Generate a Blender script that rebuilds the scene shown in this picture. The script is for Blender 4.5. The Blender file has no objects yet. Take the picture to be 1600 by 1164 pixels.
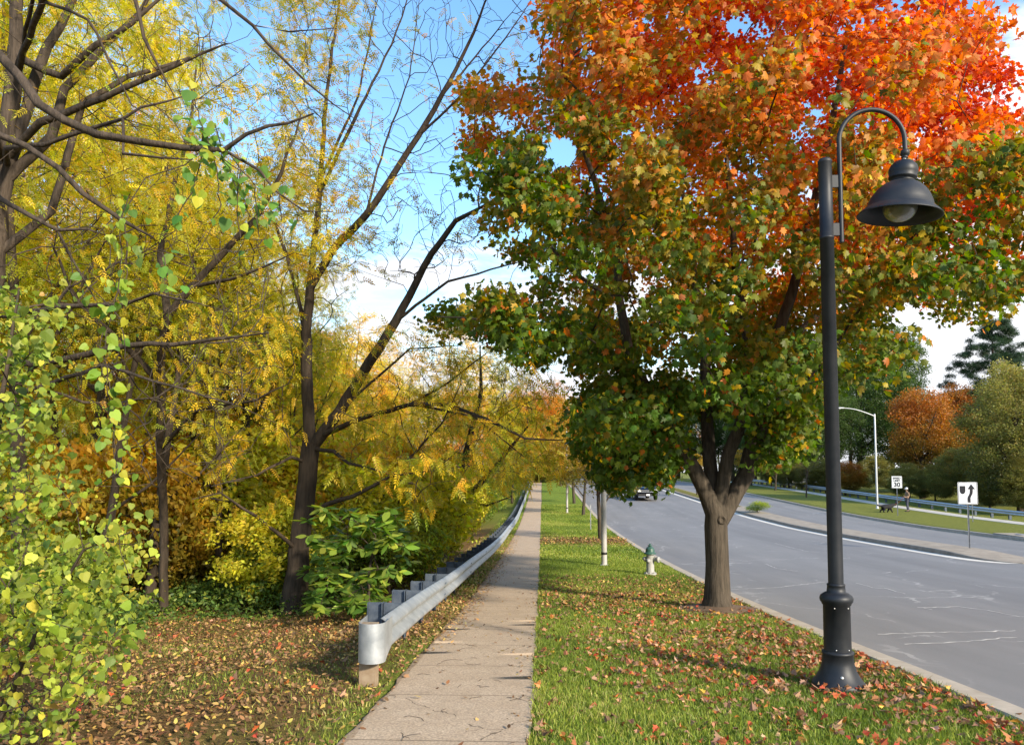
import bpy, bmesh, math, random
import numpy as np
from mathutils import Vector, Matrix
R = math.radians
rng = np.random.default_rng(7)
random.seed(7)
scene = bpy.context.scene
COL = scene.collection

# ---------------------------------------------------------------- camera
CAM_Z = 1.72
TILT, YAW, FPX = 3.5, 2.33, 1156.0
cd = bpy.data.cameras.new('camera'); cam = bpy.data.objects.new('camera', cd); COL.objects.link(cam)
cd.sensor_width = 36; cd.lens = 36 * FPX / 1600; cd.clip_end = 3000; cd.clip_start = .05
cd.shift_y = (158 - FPX * math.tan(R(TILT))) / 1600
cam.location = (0, 0, CAM_Z); cam.rotation_euler = (R(90 + TILT), 0, R(YAW))
scene.camera = cam
CM = cam.rotation_euler.to_matrix()
CMn = np.array(CM)
SH = cd.shift_y * 1600

def P(px, py, Y):
    """point on the ray through a photo pixel at forward distance Y"""
    d = CM @ Vector(((px - 800) / FPX, (582 - py + SH) / FPX, -1))
    t = Y / d.y
    return Vector((d.x * t, Y, CAM_Z + d.z * t))

def proj(p):
    """world points (n,3) -> photo pixels (n,2)"""
    q = (np.asarray(p) - np.array([0, 0, CAM_Z])) @ CMn
    w = np.maximum(-q[:, 2], 1e-3)
    return np.stack([800 + FPX * q[:, 0] / w, 582 + SH - FPX * q[:, 1] / w], 1)

# ---------------------------------------------------------------- light
SUN_EL, SUN_AZ = 25.0, 46.0     # azimuth: degrees behind the camera's right hand
sd = Vector((math.cos(R(SUN_EL)) * math.cos(R(SUN_AZ)), -math.cos(R(SUN_EL)) * math.sin(R(SUN_AZ)), math.sin(R(SUN_EL))))
ld = bpy.data.lights.new('sun', 'SUN'); ld.energy = 3.7; ld.angle = R(4); ld.color = (1, .88, .70)
sun = bpy.data.objects.new('sun', ld); COL.objects.link(sun)
sun.rotation_euler = sd.to_track_quat('Z', 'Y').to_euler(); sun.location = (20, 0, 30)
scene.view_settings.view_transform = 'Standard'; scene.view_settings.look = 'None'
scene.view_settings.exposure = 1.12; scene.view_settings.gamma = 1

w = bpy.data.worlds.new('World'); scene.world = w; w.use_nodes = True
nt = w.node_tree; N = nt.nodes; L = nt.links
for n in list(N): N.remove(n)
out = N.new('ShaderNodeOutputWorld'); bg = N.new('ShaderNodeBackground'); bg.inputs[1].default_value = .15
sky = N.new('ShaderNodeTexSky'); sky.sky_type = 'NISHITA'; sky.sun_disc = False
sky.sun_elevation = R(SUN_EL); sky.sun_rotation = math.atan2(sd.x, sd.y); sky.air_density = 1.25; sky.dust_density = .6; sky.ozone_density = 2.0
tc = N.new('ShaderNodeTexCoord'); sep = N.new('ShaderNodeSeparateXYZ'); L.new(tc.outputs['Generated'], sep.inputs[0])
def M(op, a, b=None, c=None, clamp=False, nt_=None):
    t = nt_ or nt
    m = t.nodes.new('ShaderNodeMath'); m.operation = op; m.use_clamp = clamp
    for i, v in enumerate((a, b, c)):
        if v is None: continue
        if isinstance(v, (int, float)): m.inputs[i].default_value = v
        else: t.links.new(v, m.inputs[i])
    return m.outputs[0]
zz = M('ADD', M('MAXIMUM', sep.outputs[2], 0), .22)
cmb = N.new('ShaderNodeCombineXYZ'); L.new(M('DIVIDE', sep.outputs[0], zz), cmb.inputs[0]); L.new(M('DIVIDE', sep.outputs[1], zz), cmb.inputs[1])
def sky_noise(scale, detail, off, dist=0.0):
    mp = N.new('ShaderNodeMapping'); mp.inputs[1].default_value = off; mp.inputs[3].default_value = (1.0, 1.7, 1)
    L.new(cmb.outputs[0], mp.inputs[0])
    n = N.new('ShaderNodeTexNoise'); n.inputs['Scale'].default_value = scale; n.inputs['Detail'].default_value = detail
    n.inputs['Roughness'].default_value = .58; n.inputs['Distortion'].default_value = dist
    L.new(mp.outputs[0], n.inputs['Vector']); return n.outputs[0]
n1 = sky_noise(.9, 8, (3.1, 1.7, 0), .4); n2 = sky_noise(2.8, 8, (9, 4, 2), .3)
# cumulus banks sit low over the horizon and thin out overhead
low = M('MULTIPLY', M('SUBTRACT', .45, sep.outputs[2]), .72)
rightish = M('MULTIPLY', M('MAXIMUM', M('SUBTRACT', sep.outputs[0], .22), 0), .75)
cf = M('ADD', M('ADD', M('ADD', M('MULTIPLY', n1, .9), M('MULTIPLY', n2, .75)), low), rightish)
cr = N.new('ShaderNodeMapRange'); cr.interpolation_type = 'SMOOTHSTEP'; cr.inputs[1].default_value = .90; cr.inputs[2].default_value = 1.07
L.new(cf, cr.inputs[0])
ccol = N.new('ShaderNodeMixRGB'); ccol.inputs[1].default_value = (4.0, 4.05, 4.2, 1); ccol.inputs[2].default_value = (2.8, 3.05, 3.5, 1)
L.new(M('MULTIPLY', M('SUBTRACT', n2, .40), 2.2, clamp=True), ccol.inputs[0])
hs = N.new('ShaderNodeHueSaturation'); hs.inputs['Saturation'].default_value = 1.2; hs.inputs['Value'].default_value = 1.15; L.new(sky.outputs[0], hs.inputs['Color'])
mx = N.new('ShaderNodeMixRGB'); L.new(cr.outputs[0], mx.inputs[0]); L.new(hs.outputs[0], mx.inputs[1]); L.new(ccol.outputs[0], mx.inputs[2])
L.new(mx.outputs[0], bg.inputs[0]); L.new(bg.outputs[0], out.inputs[0])

cy = scene.cycles
cy.max_bounces = 7; cy.diffuse_bounces = 5; cy.glossy_bounces = 2; cy.transmission_bounces = 5; cy.transparent_max_bounces = 4
cy.caustics_reflective = False; cy.caustics_refractive = False; cy.use_denoising = True
cy.sample_clamp_indirect = 6

# ---------------------------------------------------------------- materials
def mat(name, color=(.5, .5, .5), rough=.6, metal=0.0, spec=.4):
    m = bpy.data.materials.new(name); m.use_nodes = True
    b = m.node_tree.nodes['Principled BSDF']
    b.inputs['Base Color'].default_value = (*color, 1); b.inputs['Roughness'].default_value = rough
    b.inputs['Metallic'].default_value = metal; b.inputs['Specular IOR Level'].default_value = spec
    return m
def nodes(m): return m.node_tree, m.node_tree.nodes['Principled BSDF']
def pos_node(t):
    g = t.nodes.new('ShaderNodeNewGeometry'); return g.outputs['Position']
def noise(t, vec, scale, detail=6, rough=.6, mapping=None):
    if mapping:
        mp = t.nodes.new('ShaderNodeMapping'); mp.inputs[3].default_value = mapping; t.links.new(vec, mp.inputs[0]); vec = mp.outputs[0]
    n = t.nodes.new('ShaderNodeTexNoise'); n.inputs['Scale'].default_value = scale; n.inputs['Detail'].default_value = detail
    n.inputs['Roughness'].default_value = rough; t.links.new(vec, n.inputs['Vector']); return n.outputs[0]
def ramp(t, fac, stops):
    r = t.nodes.new('ShaderNodeValToRGB'); e = r.color_ramp.elements
    while len(e) < len(stops): e.new(.5)
    for i, (p, c) in enumerate(stops): e[i].position = p; e[i].color = (*c, 1)
    t.links.new(fac, r.inputs[0]); return r.outputs[0]
def mixc(t, f, a, b, mode='MIX'):
    m = t.nodes.new('ShaderNodeMixRGB'); m.blend_type = mode
    for i, v in ((0, f), (1, a), (2, b)):
        if isinstance(v, (int, float)): m.inputs[i].default_value = v
        elif isinstance(v, tuple): m.inputs[i].default_value = (*v, 1)
        else: t.links.new(v, m.inputs[i])
    return m.outputs[0]
def bump(t, b, h, strength=.4, dist=.02):
    n = t.nodes.new('ShaderNodeBump'); n.inputs['Strength'].default_value = strength; n.inputs['Distance'].default_value = dist
    t.links.new(h, n.inputs['Height']); t.links.new(n.outputs[0], b.inputs['Normal'])

def weathered(name, c1, c2, rough=.5, metal=0.0, scale=6, amt=.5, bs=.15, spec=.4):
    m = mat(name, c1, rough, metal, spec); t, b = nodes(m); p = pos_node(t)
    n = noise(t, p, scale, 8); f = ramp(t, n, [(.35, (0, 0, 0)), (.7, (1, 1, 1))])
    t.links.new(mixc(t, f, c1, c2), b.inputs['Base Color'])
    bump(t, b, noise(t, p, scale * 12, 3), bs, .004)
    rr = t.nodes.new('ShaderNodeMapRange'); rr.inputs[3].default_value = rough - .1; rr.inputs[4].default_value = min(1, rough + .15); t.links.new(n, rr.inputs[0]); t.links.new(rr.outputs[0], b.inputs['Roughness'])
    return m

def leaf_mat(name, trans=.45, rough=.5):
    m = bpy.data.materials.new(name); m.use_nodes = True; t = m.node_tree
    for n in list(t.nodes): t.nodes.remove(n)
    o = t.nodes.new('ShaderNodeOutputMaterial'); a = t.nodes.new('ShaderNodeAttribute'); a.attribute_name = 'Col'
    d = t.nodes.new('ShaderNodeBsdfPrincipled'); d.inputs['Roughness'].default_value = rough; d.inputs['Specular IOR Level'].default_value = .35
    tr = t.nodes.new('ShaderNodeBsdfTranslucent'); mx = t.nodes.new('ShaderNodeMixShader'); mx.inputs[0].default_value = trans
    hsv = t.nodes.new('ShaderNodeHueSaturation'); hsv.inputs['Saturation'].default_value = 1.1; hsv.inputs['Value'].default_value = 1.5
    t.links.new(a.outputs[0], d.inputs['Base Color']); t.links.new(a.outputs[0], hsv.inputs['Color']); t.links.new(hsv.outputs[0], tr.inputs[0])
    t.links.new(d.outputs[0], mx.inputs[1]); t.links.new(tr.outputs[0], mx.inputs[2]); t.links.new(mx.outputs[0], o.inputs[0])
    return m
LEAF = leaf_mat('leaf'); GRASSM = leaf_mat('grass_blade', .3, .55); LITTER = leaf_mat('dry_leaf', .15, .7)

def bark_mat(name, c1, c2, sc=14):
    m = mat(name, c1, .9, 0, .15); t, b = nodes(m)
    p = pos_node(t)
    n = noise(t, p, sc, 8, .65, (1, 1, .16)); n2 = noise(t, p, 2.3, 4)
    f = ramp(t, n, [(.36, (0, 0, 0)), (.62, (1, 1, 1))])
    c = mixc(t, f, c1, c2); c = mixc(t, .35, c, mixc(t, n2, (.022, .022, .015), (.11, .09, .07)), 'MIX')
    t.links.new(c, b.inputs['Base Color']); bump(t, b, n, .9, .03); return m
BARK = bark_mat('bark_brown', (.018, .012, .009), (.078, .055, .038))
BARKM = bark_mat('bark_maple', (.030, .024, .018), (.105, .084, .062), 20)
BARKG = bark_mat('bark_twig', (.024, .017, .013), (.105, .077, .058), 20)

# ---------------------------------------------------------------- tagging
def tag(o, label=None, cat=None, group=None, kind=None):
    if label: o['label'] = label
    if cat: o['category'] = cat
    if group: o['group'] = group
    if kind: o['kind'] = kind
    return o
def thing(name, label, cat, loc=(0, 0, 0), rz=0, group=None):
    o = bpy.data.objects.new(name, None); COL.objects.link(o); o.location = loc; o.rotation_euler = (0, 0, rz)
    o.empty_display_size = .2
    return tag(o, label, cat, group)
def link(name, me, m=None, parent=None):
    o = bpy.data.objects.new(name, me); COL.objects.link(o)
    if m: me.materials.append(m)
    if parent: o.parent = parent
    return o
def copy_tree(o, parent=None):
    c = o.copy(); COL.objects.link(c); c.parent = parent
    for ch in list(o.children): copy_tree(ch, c)
    return c

# ---------------------------------------------------------------- mesh helpers
def np_mesh(name, V, loops, starts, col=None, smooth=False):
    me = bpy.data.meshes.new(name); V = np.ascontiguousarray(V, dtype=np.float32)
    me.vertices.add(len(V)); me.vertices.foreach_set('co', V.ravel())
    me.loops.add(len(loops)); me.loops.foreach_set('vertex_index', np.ascontiguousarray(loops, dtype=np.int32))
    me.polygons.add(len(starts)); me.polygons.foreach_set('loop_start', np.ascontiguousarray(starts, dtype=np.int32))
    if smooth: me.polygons.foreach_set('use_smooth', np.ones(len(starts), dtype=bool))
    else: me.polygons.foreach_set('use_smooth', np.zeros(len(starts), dtype=bool))
    me.update(calc_edges=True)
    if col is not None:
        a = me.color_attributes.new('Col', 'FLOAT_COLOR', 'POINT')
        c = np.ones((len(V), 4), dtype=np.float32); c[:, :3] = col; a.data.foreach_set('color', c.ravel())
    return me

class MB:
    """collects shapes, becomes ONE mesh"""
    def __init__(s): s.v = []; s.f = []; s.n = 0; s.sm = []
    def add(s, V, F, smooth=False):
        s.v += [tuple(v) for v in V]; s.f += [tuple(i + s.n for i in f) for f in F]; s.n += len(V); s.sm += [smooth] * len(F); return s
    def box(s, c, size, rz=0, rot=None, bev=0):
        bm = bmesh.new(); bmesh.ops.create_cube(bm, size=1)
        for v in bm.verts: v.co = Vector((v.co.x * size[0], v.co.y * size[1], v.co.z * size[2]))
        if bev: bmesh.ops.bevel(bm, geom=list(bm.edges), offset=bev, segments=2, affect='EDGES', profile=.6)
        m = Matrix.Translation(c) @ (rot.to_4x4() if rot else Matrix.Rotation(rz, 4, 'Z')); bm.transform(m)
        bm.verts.index_update(); s.add([v.co for v in bm.verts], [[v.index for v in f.verts] for f in bm.faces]); bm.free(); return s
    def lathe(s, prof, c=(0, 0, 0), seg=32, rot=None):
        V = []; F = []; n = len(prof); rm = rot or Matrix.Identity(3)
        for (r, z) in prof:
            for k in range(seg):
                a = 2 * math.pi * k / seg; V.append(Vector(c) + rm @ Vector((r * math.cos(a), r * math.sin(a), z)))
        for i in range(n - 1):
            for k in range(seg):
                k2 = (k + 1) % seg; F.append((i * seg + k, i * seg + k2, (i + 1) * seg + k2, (i + 1) * seg + k))
        s.add(V, F, True)
        if prof[0][0] > 1e-4: s.add(V[:seg], [tuple(range(seg))[::-1]])
        if prof[-1][0] > 1e-4: s.add(V[-seg:], [tuple(range(seg))])
        return s
    def tube(s, pts, r, seg=10, cap=True):
        pts = [Vector(p) for p in pts]; rs = r if isinstance(r, (list, tuple)) else [r] * len(pts); V = []; F = []
        up = None
        for i, p in enumerate(pts):
            t = (pts[min(i + 1, len(pts) - 1)] - pts[max(i - 1, 0)]).normalized()
            if up is None: up = t.orthogonal().normalized()
            up = (up - t * up.dot(t)).normalized(); b = t.cross(up)
            for k in range(seg):
                a = 2 * math.pi * k / seg; V.append(p + (up * math.cos(a) + b * math.sin(a)) * rs[i])
        for i in range(len(pts) - 1):
            for k in range(seg):
                k2 = (k + 1) % seg; F.append((i * seg + k, i * seg + k2, (i + 1) * seg + k2, (i + 1) * seg + k))
        s.add(V, F, True)
        if cap: s.add(V[:seg], [tuple(range(seg))[::-1]]); s.add(V[-seg:], [tuple(range(seg))])
        return s
    def build(s, name, m, parent=None):
        me = bpy.data.meshes.new(name); me.from_pydata(s.v, [], s.f); me.polygons.foreach_set('use_smooth', s.sm); me.update()
        return link(name, me, m, parent)

def prism(poly, th):
    """flat polygon in x,z extruded in y (front towards -y)"""
    n = len(poly); V = [(x, -th / 2, z) for x, z in poly] + [(x, th / 2, z) for x, z in poly]
    F = [tuple(range(n)), tuple(range(2 * n - 1, n - 1, -1))] + [(i, i + n, (i + 1) % n + n, (i + 1) % n) for i in range(n)]
    return V, F

# ---------------------------------------------------------------- terrain
_k = [(-60, 1.2), (-10, 1.45), (0, 1.56), (5, 1.72), (7, 1.86), (10, 2.05), (14, 2.27), (20, 2.50), (26, 2.68), (34, 2.82), (42, 2.88), (50, 2.78), (58, 2.58), (73, 2.10), (85, 1.72), (100, 1.35), (120, 1.05), (140, .95), (250, .9), (900, .9)]
_ys = np.arange(-60, 900, .5); _d = np.interp(_ys, [a for a, b in _k], [b for a, b in _k])
_ker = np.exp(-np.linspace(-2, 2, 17) ** 2); _ker /= _ker.sum()
_dp = np.convolve(np.pad(_d, 8, mode='edge'), _ker, 'valid')
def D(y): return np.interp(y, _ys, _dp)
def sstep(x, a, b):
    t = np.clip((x - a) / (b - a), 0, 1); return t * t * (3 - 2 * t)
KX, MX0, MX1, FX, FWX0, FWX1, RX = 3.42, 14.0, 15.7, 20.9, 26.9, 28.1, 29.9
def vn(x, y, s, seed=0.0):
    """cheap smooth pseudo noise -1..1"""
    x = np.asarray(x, dtype=float) * s + seed; y = np.asarray(y, dtype=float) * s - seed * 1.7
    return (np.sin(x * 1.3 + 1.7 * np.sin(y * .9 + seed)) + np.sin(y * 1.7 - 1.1 * np.sin(x * 1.2)) + np.sin((x + y) * .8 + np.sin(x * 2.1 - y)) ) / 3
def gz(x, y):
    x = np.asarray(x, dtype=float); y = np.asarray(y, dtype=float)
    z = CAM_Z - D(y)
    s = np.maximum(-1.9 - x, 0)
    z = z - .2 * sstep(s, 0, 3) - np.minimum(.03 * np.maximum(s - 3, 0), 1.4)
    z = z + (.035 * vn(x, y, 1.1) + .02 * vn(x, y, 3.1, 2)) * sstep(-x, 1.9, 3.5)
    z = z + .015 * vn(x, y, 1.6, 5) * sstep(x, .2, .8) * (1 - sstep(x, 2.9, 3.3))
    z = z - .42 * sstep(x, 28.6, 31) + .02 * np.maximum(x - 34, 0)
    return z
def g1(x, y): return float(gz(x, y))
ROAD_DROP = .13
def rz_(x, y): return CAM_Z - float(D(y)) - ROAD_DROP
def Gp(px, py, road=False):
    d = CM @ Vector(((px - 800) / FPX, (582 - py + SH) / FPX, -1)); d = d / d.y
    Y = 3.0
    while Y < 300:
        x = d.x * Y; z = CAM_Z + d.z * Y; g = rz_(x, Y) if road else g1(x, Y)
        if z <= g: break
        Y += .03 + Y * .002
    return Vector((d.x * Y, Y, g))

def grid(name, xs, ys, zf, m, attr=None):
    xs = np.array(xs); ys = np.array(ys); X, Y = np.meshgrid(xs, ys); Z = zf(X, Y)
    V = np.stack([X.ravel(), Y.ravel(), Z.ravel()], 1); nx, ny = len(xs), len(ys)
    i = np.arange(nx - 1)[None, :] + np.arange(ny - 1)[:, None] * nx
    F = np.stack([i, i + 1, i + nx + 1, i + nx], -1).reshape(-1)
    me = np_mesh(name, V, F, np.arange(0, len(F), 4), smooth=True)
    if attr is not None:
        for k, fn in attr.items():
            a = me.attributes.new(k, 'FLOAT', 'POINT'); a.data.foreach_set('value', fn(X, Y).ravel().astype(np.float32))
    return link(name, me, m)

YS = np.concatenate([np.arange(-60, 0, 3), np.arange(0, 36, .2), np.arange(36, 120, .8), np.arange(120, 300, 10), np.arange(300, 900, 60)])
MAPLE = P(1121, 950, 12.0); MAPLE.z = g1(MAPLE.x, MAPLE.y)
def litter_f(x, y):
    n = .5 + .5 * vn(x, y, 2.3, 3) ; n2 = .5 + .5 * vn(x, y, .9, 8)
    left = sstep(-x, 1.1, 1.8) * (.72 + .35 * n) * (1 - .75 * sstep(y, 34, 48))
    left = left * np.where((x < -1.2) & (x > -2.3) & (y > 13), .55 + .3 * n, 1)
    d = np.hypot((x - MAPLE.x) / 4.0, (y - MAPLE.y + 1) / 4.5)
    mp = (1 - sstep(d, .5, 1.35)) * (.15 + .55 * n) + .30 * n2 * (1 - sstep(y, 15, 19))
    ring = (1 - sstep(np.hypot(x - MAPLE.x, y - MAPLE.y), .45, .95)) * .95
    band = np.exp(-((y - 30.5 - .3 * vn(x, y, .8)) / 1.7) ** 2) * .85 + np.exp(-((y - 16) / 2.2) ** 2) * .35
    right = np.maximum(mp, band) * ((x > -.2) & (x < KX + .1))
    far = (x > FX) * .38
    return np.clip(np.maximum(np.maximum(left, right), np.maximum(far, ring)), 0, 1)
gm = mat('ground', (.1, .14, .03), .95, 0, .1); t, b = nodes(gm); p = pos_node(t)
at = t.nodes.new('ShaderNodeAttribute'); at.attribute_name = 'litter'
fine = noise(t, p, 55, 8, .75); mid = noise(t, p, 6, 6); big = noise(t, p, .35, 4)
gcol = mixc(t, ramp(t, fine, [(.3, (0, 0, 0)), (.7, (1, 1, 1))]), (.05, .10, .016), (.17, .27, .035))
gcol = mixc(t, ramp(t, mid, [(.4, (0, 0, 0)), (.65, (1, 1, 1))]), gcol, mixc(t, fine, (.14, .19, .02), (.30, .36, .045)))
gcol = mixc(t, M('MULTIPLY', big, .5, nt_=t), gcol, (.13, .20, .03))
lcol = mixc(t, ramp(t, fine, [(.35, (0, 0, 0)), (.65, (1, 1, 1))]), (.075, .042, .02), (.27, .155, .07))
lf = M('ADD', at.outputs['Fac'], M('MULTIPLY', M('SUBTRACT', fine, .5, nt_=t), 1.3, nt_=t), nt_=t, clamp=True)
t.links.new(mixc(t, lf, gcol, lcol), b.inputs['Base Color']); bump(t, b, fine, .8, .05)
xs = np.concatenate([np.arange(-420, -60, 30), np.arange(-60, -14, 3), np.arange(-14, -7, .5), np.arange(-7, -1.32, .14), [-1.30, -1.285, -.7, -.09, -.075], np.arange(0, KX, .14), [KX, KX + .02, 8, 13.9, 14.05, 14.2, 15.0, 15.6, 15.75, 18, FX, FX + .12, 22, 24, 26, 28.2, 29, 30, 31, 33, 36], np.arange(40, 90, 6), np.arange(100, 430, 40)])
def ground_z(x, y):
    z = gz(x, y)
    return z - .03 * ((x > -1.29) & (x < -.08)) - .3 * (((x > KX + .01) & (x < 14.02)) | ((x > 15.65) & (x < FX + .01)) | ((x > 14) & (x < 16) & (y < 60)))
ground = grid('ground', xs, YS, ground_z, gm, {'litter': litter_f}); tag(ground, 'sloping grass ground with brown leaf litter', kind='structure')

# concrete path
pm = mat('path_concrete', (.4, .34, .28), .9, 0, .2); t, b = nodes(pm); p = pos_node(t)
s3 = t.nodes.new('ShaderNodeSeparateXYZ'); t.links.new(p, s3.inputs[0])
n = noise(t, p, 3.0, 8, .65); nf = noise(t, p, 60, 6, .7); nb = noise(t, p, .7, 3)
c = mixc(t, ramp(t, n, [(.35, (0, 0, 0)), (.68, (1, 1, 1))]), (.60, .45, .30), (.78, .61, .43))
c = mixc(t, ramp(t, nf, [(.35, (1, 1, 1)), (.7, (0, 0, 0))]), c, (.24, .19, .14)); c = mixc(t, M('MULTIPLY', nb, .35, nt_=t), c, (.40, .30, .21))
fr = M('ABSOLUTE', M('SUBTRACT', M('FRACT', M('DIVIDE', s3.outputs[1], 1.22, nt_=t), nt_=t), .5, nt_=t), nt_=t)
joint = M('GREATER_THAN', M('ADD', fr, M('MULTIPLY', M('SUBTRACT', nf, .5, nt_=t), .004, nt_=t), nt_=t), .4945, nt_=t)
vo = t.nodes.new('ShaderNodeTexVoronoi'); vo.feature = 'DISTANCE_TO_EDGE'; vo.inputs['Scale'].default_value = .9
mp = t.nodes.new('ShaderNodeMapping'); t.links.new(p, mp.inputs[0])
dn = t.nodes.new('ShaderNodeTexNoise'); dn.inputs['Scale'].default_value = 3; dn.inputs['Detail'].default_value = 6; t.links.new(p, dn.inputs['Vector'])
va = t.nodes.new('ShaderNodeVectorMath'); va.operation = 'MULTIPLY_ADD'; va.inputs[1].default_value = (.35, .35, 0); t.links.new(dn.outputs[1], va.inputs[0]); t.links.new(p, va.inputs[2]); t.links.new(va.outputs[0], vo.inputs['Vector'])
crack = M('MULTIPLY', M('LESS_THAN', vo.outputs[0], .003, nt_=t), M('GREATER_THAN', nb, .56, nt_=t), nt_=t)
edge = M('MAXIMUM', M('LESS_THAN', s3.outputs[0], M('ADD', -1.33, M('MULTIPLY', n, .16, nt_=t), nt_=t), nt_=t), M('GREATER_THAN', s3.outputs[0], M('SUBTRACT', -.02, M('MULTIPLY', n, .11, nt_=t), nt_=t), nt_=t), nt_=t)
c = mixc(t, M('MULTIPLY', M('MAXIMUM', joint, crack, nt_=t), .8, nt_=t), c, (.10, .075, .05)); c = mixc(t, M('MULTIPLY', edge, .55, nt_=t), c, (.20, .14, .085))
t.links.new(c, b.inputs['Base Color']); bump(t, b, nf, .35, .006)
PY = np.concatenate([np.arange(-5, 0, .4), np.arange(0, 20, .1), np.arange(20, 60, .4), np.arange(60, 140, 2)])
path_co = None
def wob(y): return .018 * np.sin(y * 1.9) + .012 * np.sin(y * 4.3 + 1)
path = grid('path', [-1.30, -1.29, -1.283, -1.275, -.9, -.5, -.10, -.092, -.085, -.07], PY, lambda x, y: gz(x, y) + .012 - .05 * ((x < -1.295) | (x > -.075)), pm)
for v in path.data.vertices:
    v.co.x += (.016 * math.sin(v.co.y * 2.3) + .012 * math.sin(v.co.y * 6.1 + 1) + random.gauss(0, .006)) * (1 if abs(v.co.x + .69) > .5 else 0)
tag(path, 'pale concrete footpath running straight between guardrail and grass verge', kind='structure')
farp = grid('path', [FWX0, FWX0 + .02, FWX0 + .04, FWX1 - .04, FWX1 - .02, FWX1], np.concatenate([np.arange(5, 140, 1.5)]), lambda x, y: gz(x, y) + .02 - .06 * ((x < FWX0 + .01) | (x > FWX1 - .01)), weathered('far_concrete', (.50, .46, .40), (.38, .35, .30), .9, 0, 2))
tag(farp, 'concrete footpath on the far side of the road', kind='structure')

# roads
am = mat('asphalt', (.16, .16, .165), .8, 0, .3); t, b = nodes(am); p = pos_node(t)
nf = noise(t, p, 160, 4, .8); nm = noise(t, p, 1.2, 6, .6, (1, .25, 1)); nl = noise(t, p, .25, 3)
c = mixc(t, ramp(t, nf, [(.3, (0, 0, 0)), (.75, (1, 1, 1))]), (.13, .128, .128), (.265, .26, .255))
c = mixc(t, M('MULTIPLY', ramp(t, nm, [(.4, (0, 0, 0)), (.7, (1, 1, 1))]), .35, nt_=t), c, (.30, .285, .275)); c = mixc(t, M('MULTIPLY', nl, .5, nt_=t), c, (.20, .20, .205))
wear = noise(t, p, .55, 5, .6, (1.0, .05, 1)); c = mixc(t, M('MULTIPLY', ramp(t, wear, [(.44, (0, 0, 0)), (.66, (1, 1, 1))]), .45, nt_=t), c, (.125, .122, .125)); c = mixc(t, ramp(t, noise(t, p, .9, 7, .7), [(.62, (0, 0, 0)), (.72, (.45, .45, .45))]), c, (.10, .098, .10))
vo = t.nodes.new('ShaderNodeTexVoronoi'); vo.feature = 'DISTANCE_TO_EDGE'; vo.inputs['Scale'].default_value = .33
dn = t.nodes.new('ShaderNodeTexNoise'); dn.inputs['Scale'].default_value = 1.2; dn.inputs['Detail'].default_value = 8; t.links.new(p, dn.inputs['Vector'])
va = t.nodes.new('ShaderNodeVectorMath'); va.operation = 'MULTIPLY_ADD'; va.inputs[1].default_value = (1.3, 1.3, 0); t.links.new(dn.outputs[1], va.inputs[0]); t.links.new(p, va.inputs[2]); t.links.new(va.outputs[0], vo.inputs['Vector'])
ck = M('MULTIPLY', M('LESS_THAN', vo.outputs[0], .008, nt_=t), ramp(t, noise(t, p, .5, 2), [(.48, (0, 0, 0)), (.6, (1, 1, 1))]), nt_=t)
c = mixc(t, M('MULTIPLY', ck, .5, nt_=t), c, (.44, .43, .41))
t.links.new(c, b.inputs['Base Color']); bump(t, b, nf, .25, .006)
RY = np.concatenate([np.arange(-20, 130, .6), np.arange(130, 200, 5)])
rf = lambda x, y: CAM_Z - D(y) - ROAD_DROP + 0 * x
road = grid('road', [KX + .08, 6, 9, 12, 13.98], RY, rf, am); tag(road, 'near carriageway of grey asphalt with pale cracks', kind='structure')
RYn = RY[RY < 26.5]
roadb = grid('road', [15.72, 18, FX + .05], RY[RY > 25], rf, am); tag(roadb, 'far carriageway of grey asphalt beyond the median', kind='structure')
roadc = grid('road', [13.98, 16, 18, FX + .05], RY[RY < 26], lambda x, y: rf(x, y) - .002, am); tag(roadc, 'asphalt at the end of the median', kind='structure')

def ribbon(pts, wid, lift, mb):
    V = []; F = []
    for i, q in enumerate(pts):
        a = pts[max(i - 1, 0)]; c_ = pts[min(i + 1, len(pts) - 1)]; d = (c_ - a); d.z = 0; d.normalize(); nrm = Vector((-d.y, d.x, 0)) * wid * (.35 + random.random()) * .5
        z = rz_(q.x, q.y) + lift; V += [(q.x + nrm.x, q.y + nrm.y, z), (q.x - nrm.x, q.y - nrm.y, z)]
    F = [(2 * i, 2 * i + 1, 2 * i + 3, 2 * i + 2) for i in range(len(pts) - 1)]
    mb.add(V, F)
def c5(x, y): return (1000 + x / 2.667, 800 + y / 2.667)
cracks = [[(985, 510), (1200, 503), (1400, 500), (1600, 495)], [(1100, 552), (1300, 545), (1450, 532), (1600, 520)], [(1160, 400), (1330, 395), (1450, 410), (1600, 440)],
          [(1300, 352), (1380, 355), (1475, 348)], [(900, 295), (970, 315), (1020, 318), (1120, 345)], [(520, 215), (570, 235), (670, 248)], [(1200, 330), (1340, 325)], [(380, 322), (560, 315), (780, 290)], [(560, 130), (700, 165), (760, 168)], [(1180, 400), (1230, 412)], [(1010, 255), (1060, 250)]]
mb = MB()
for ln in cracks:
    q = [Gp(*c5(*a), road=True) for a in ln]; pts = []
    for a, c_ in zip(q[:-1], q[1:]):
        n_ = max(3, int((c_ - a).length / .12))
        for k in range(n_):
            v = a.lerp(c_, k / n_); pts.append(v + Vector((random.gauss(0, .012), random.gauss(0, .02), 0)))
    ribbon(pts, .028, .005, mb)
o = mb.build('crack_seal', weathered('crack_filler', (.46, .45, .43), (.60, .59, .57), .9, 0, 3), road)

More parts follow.
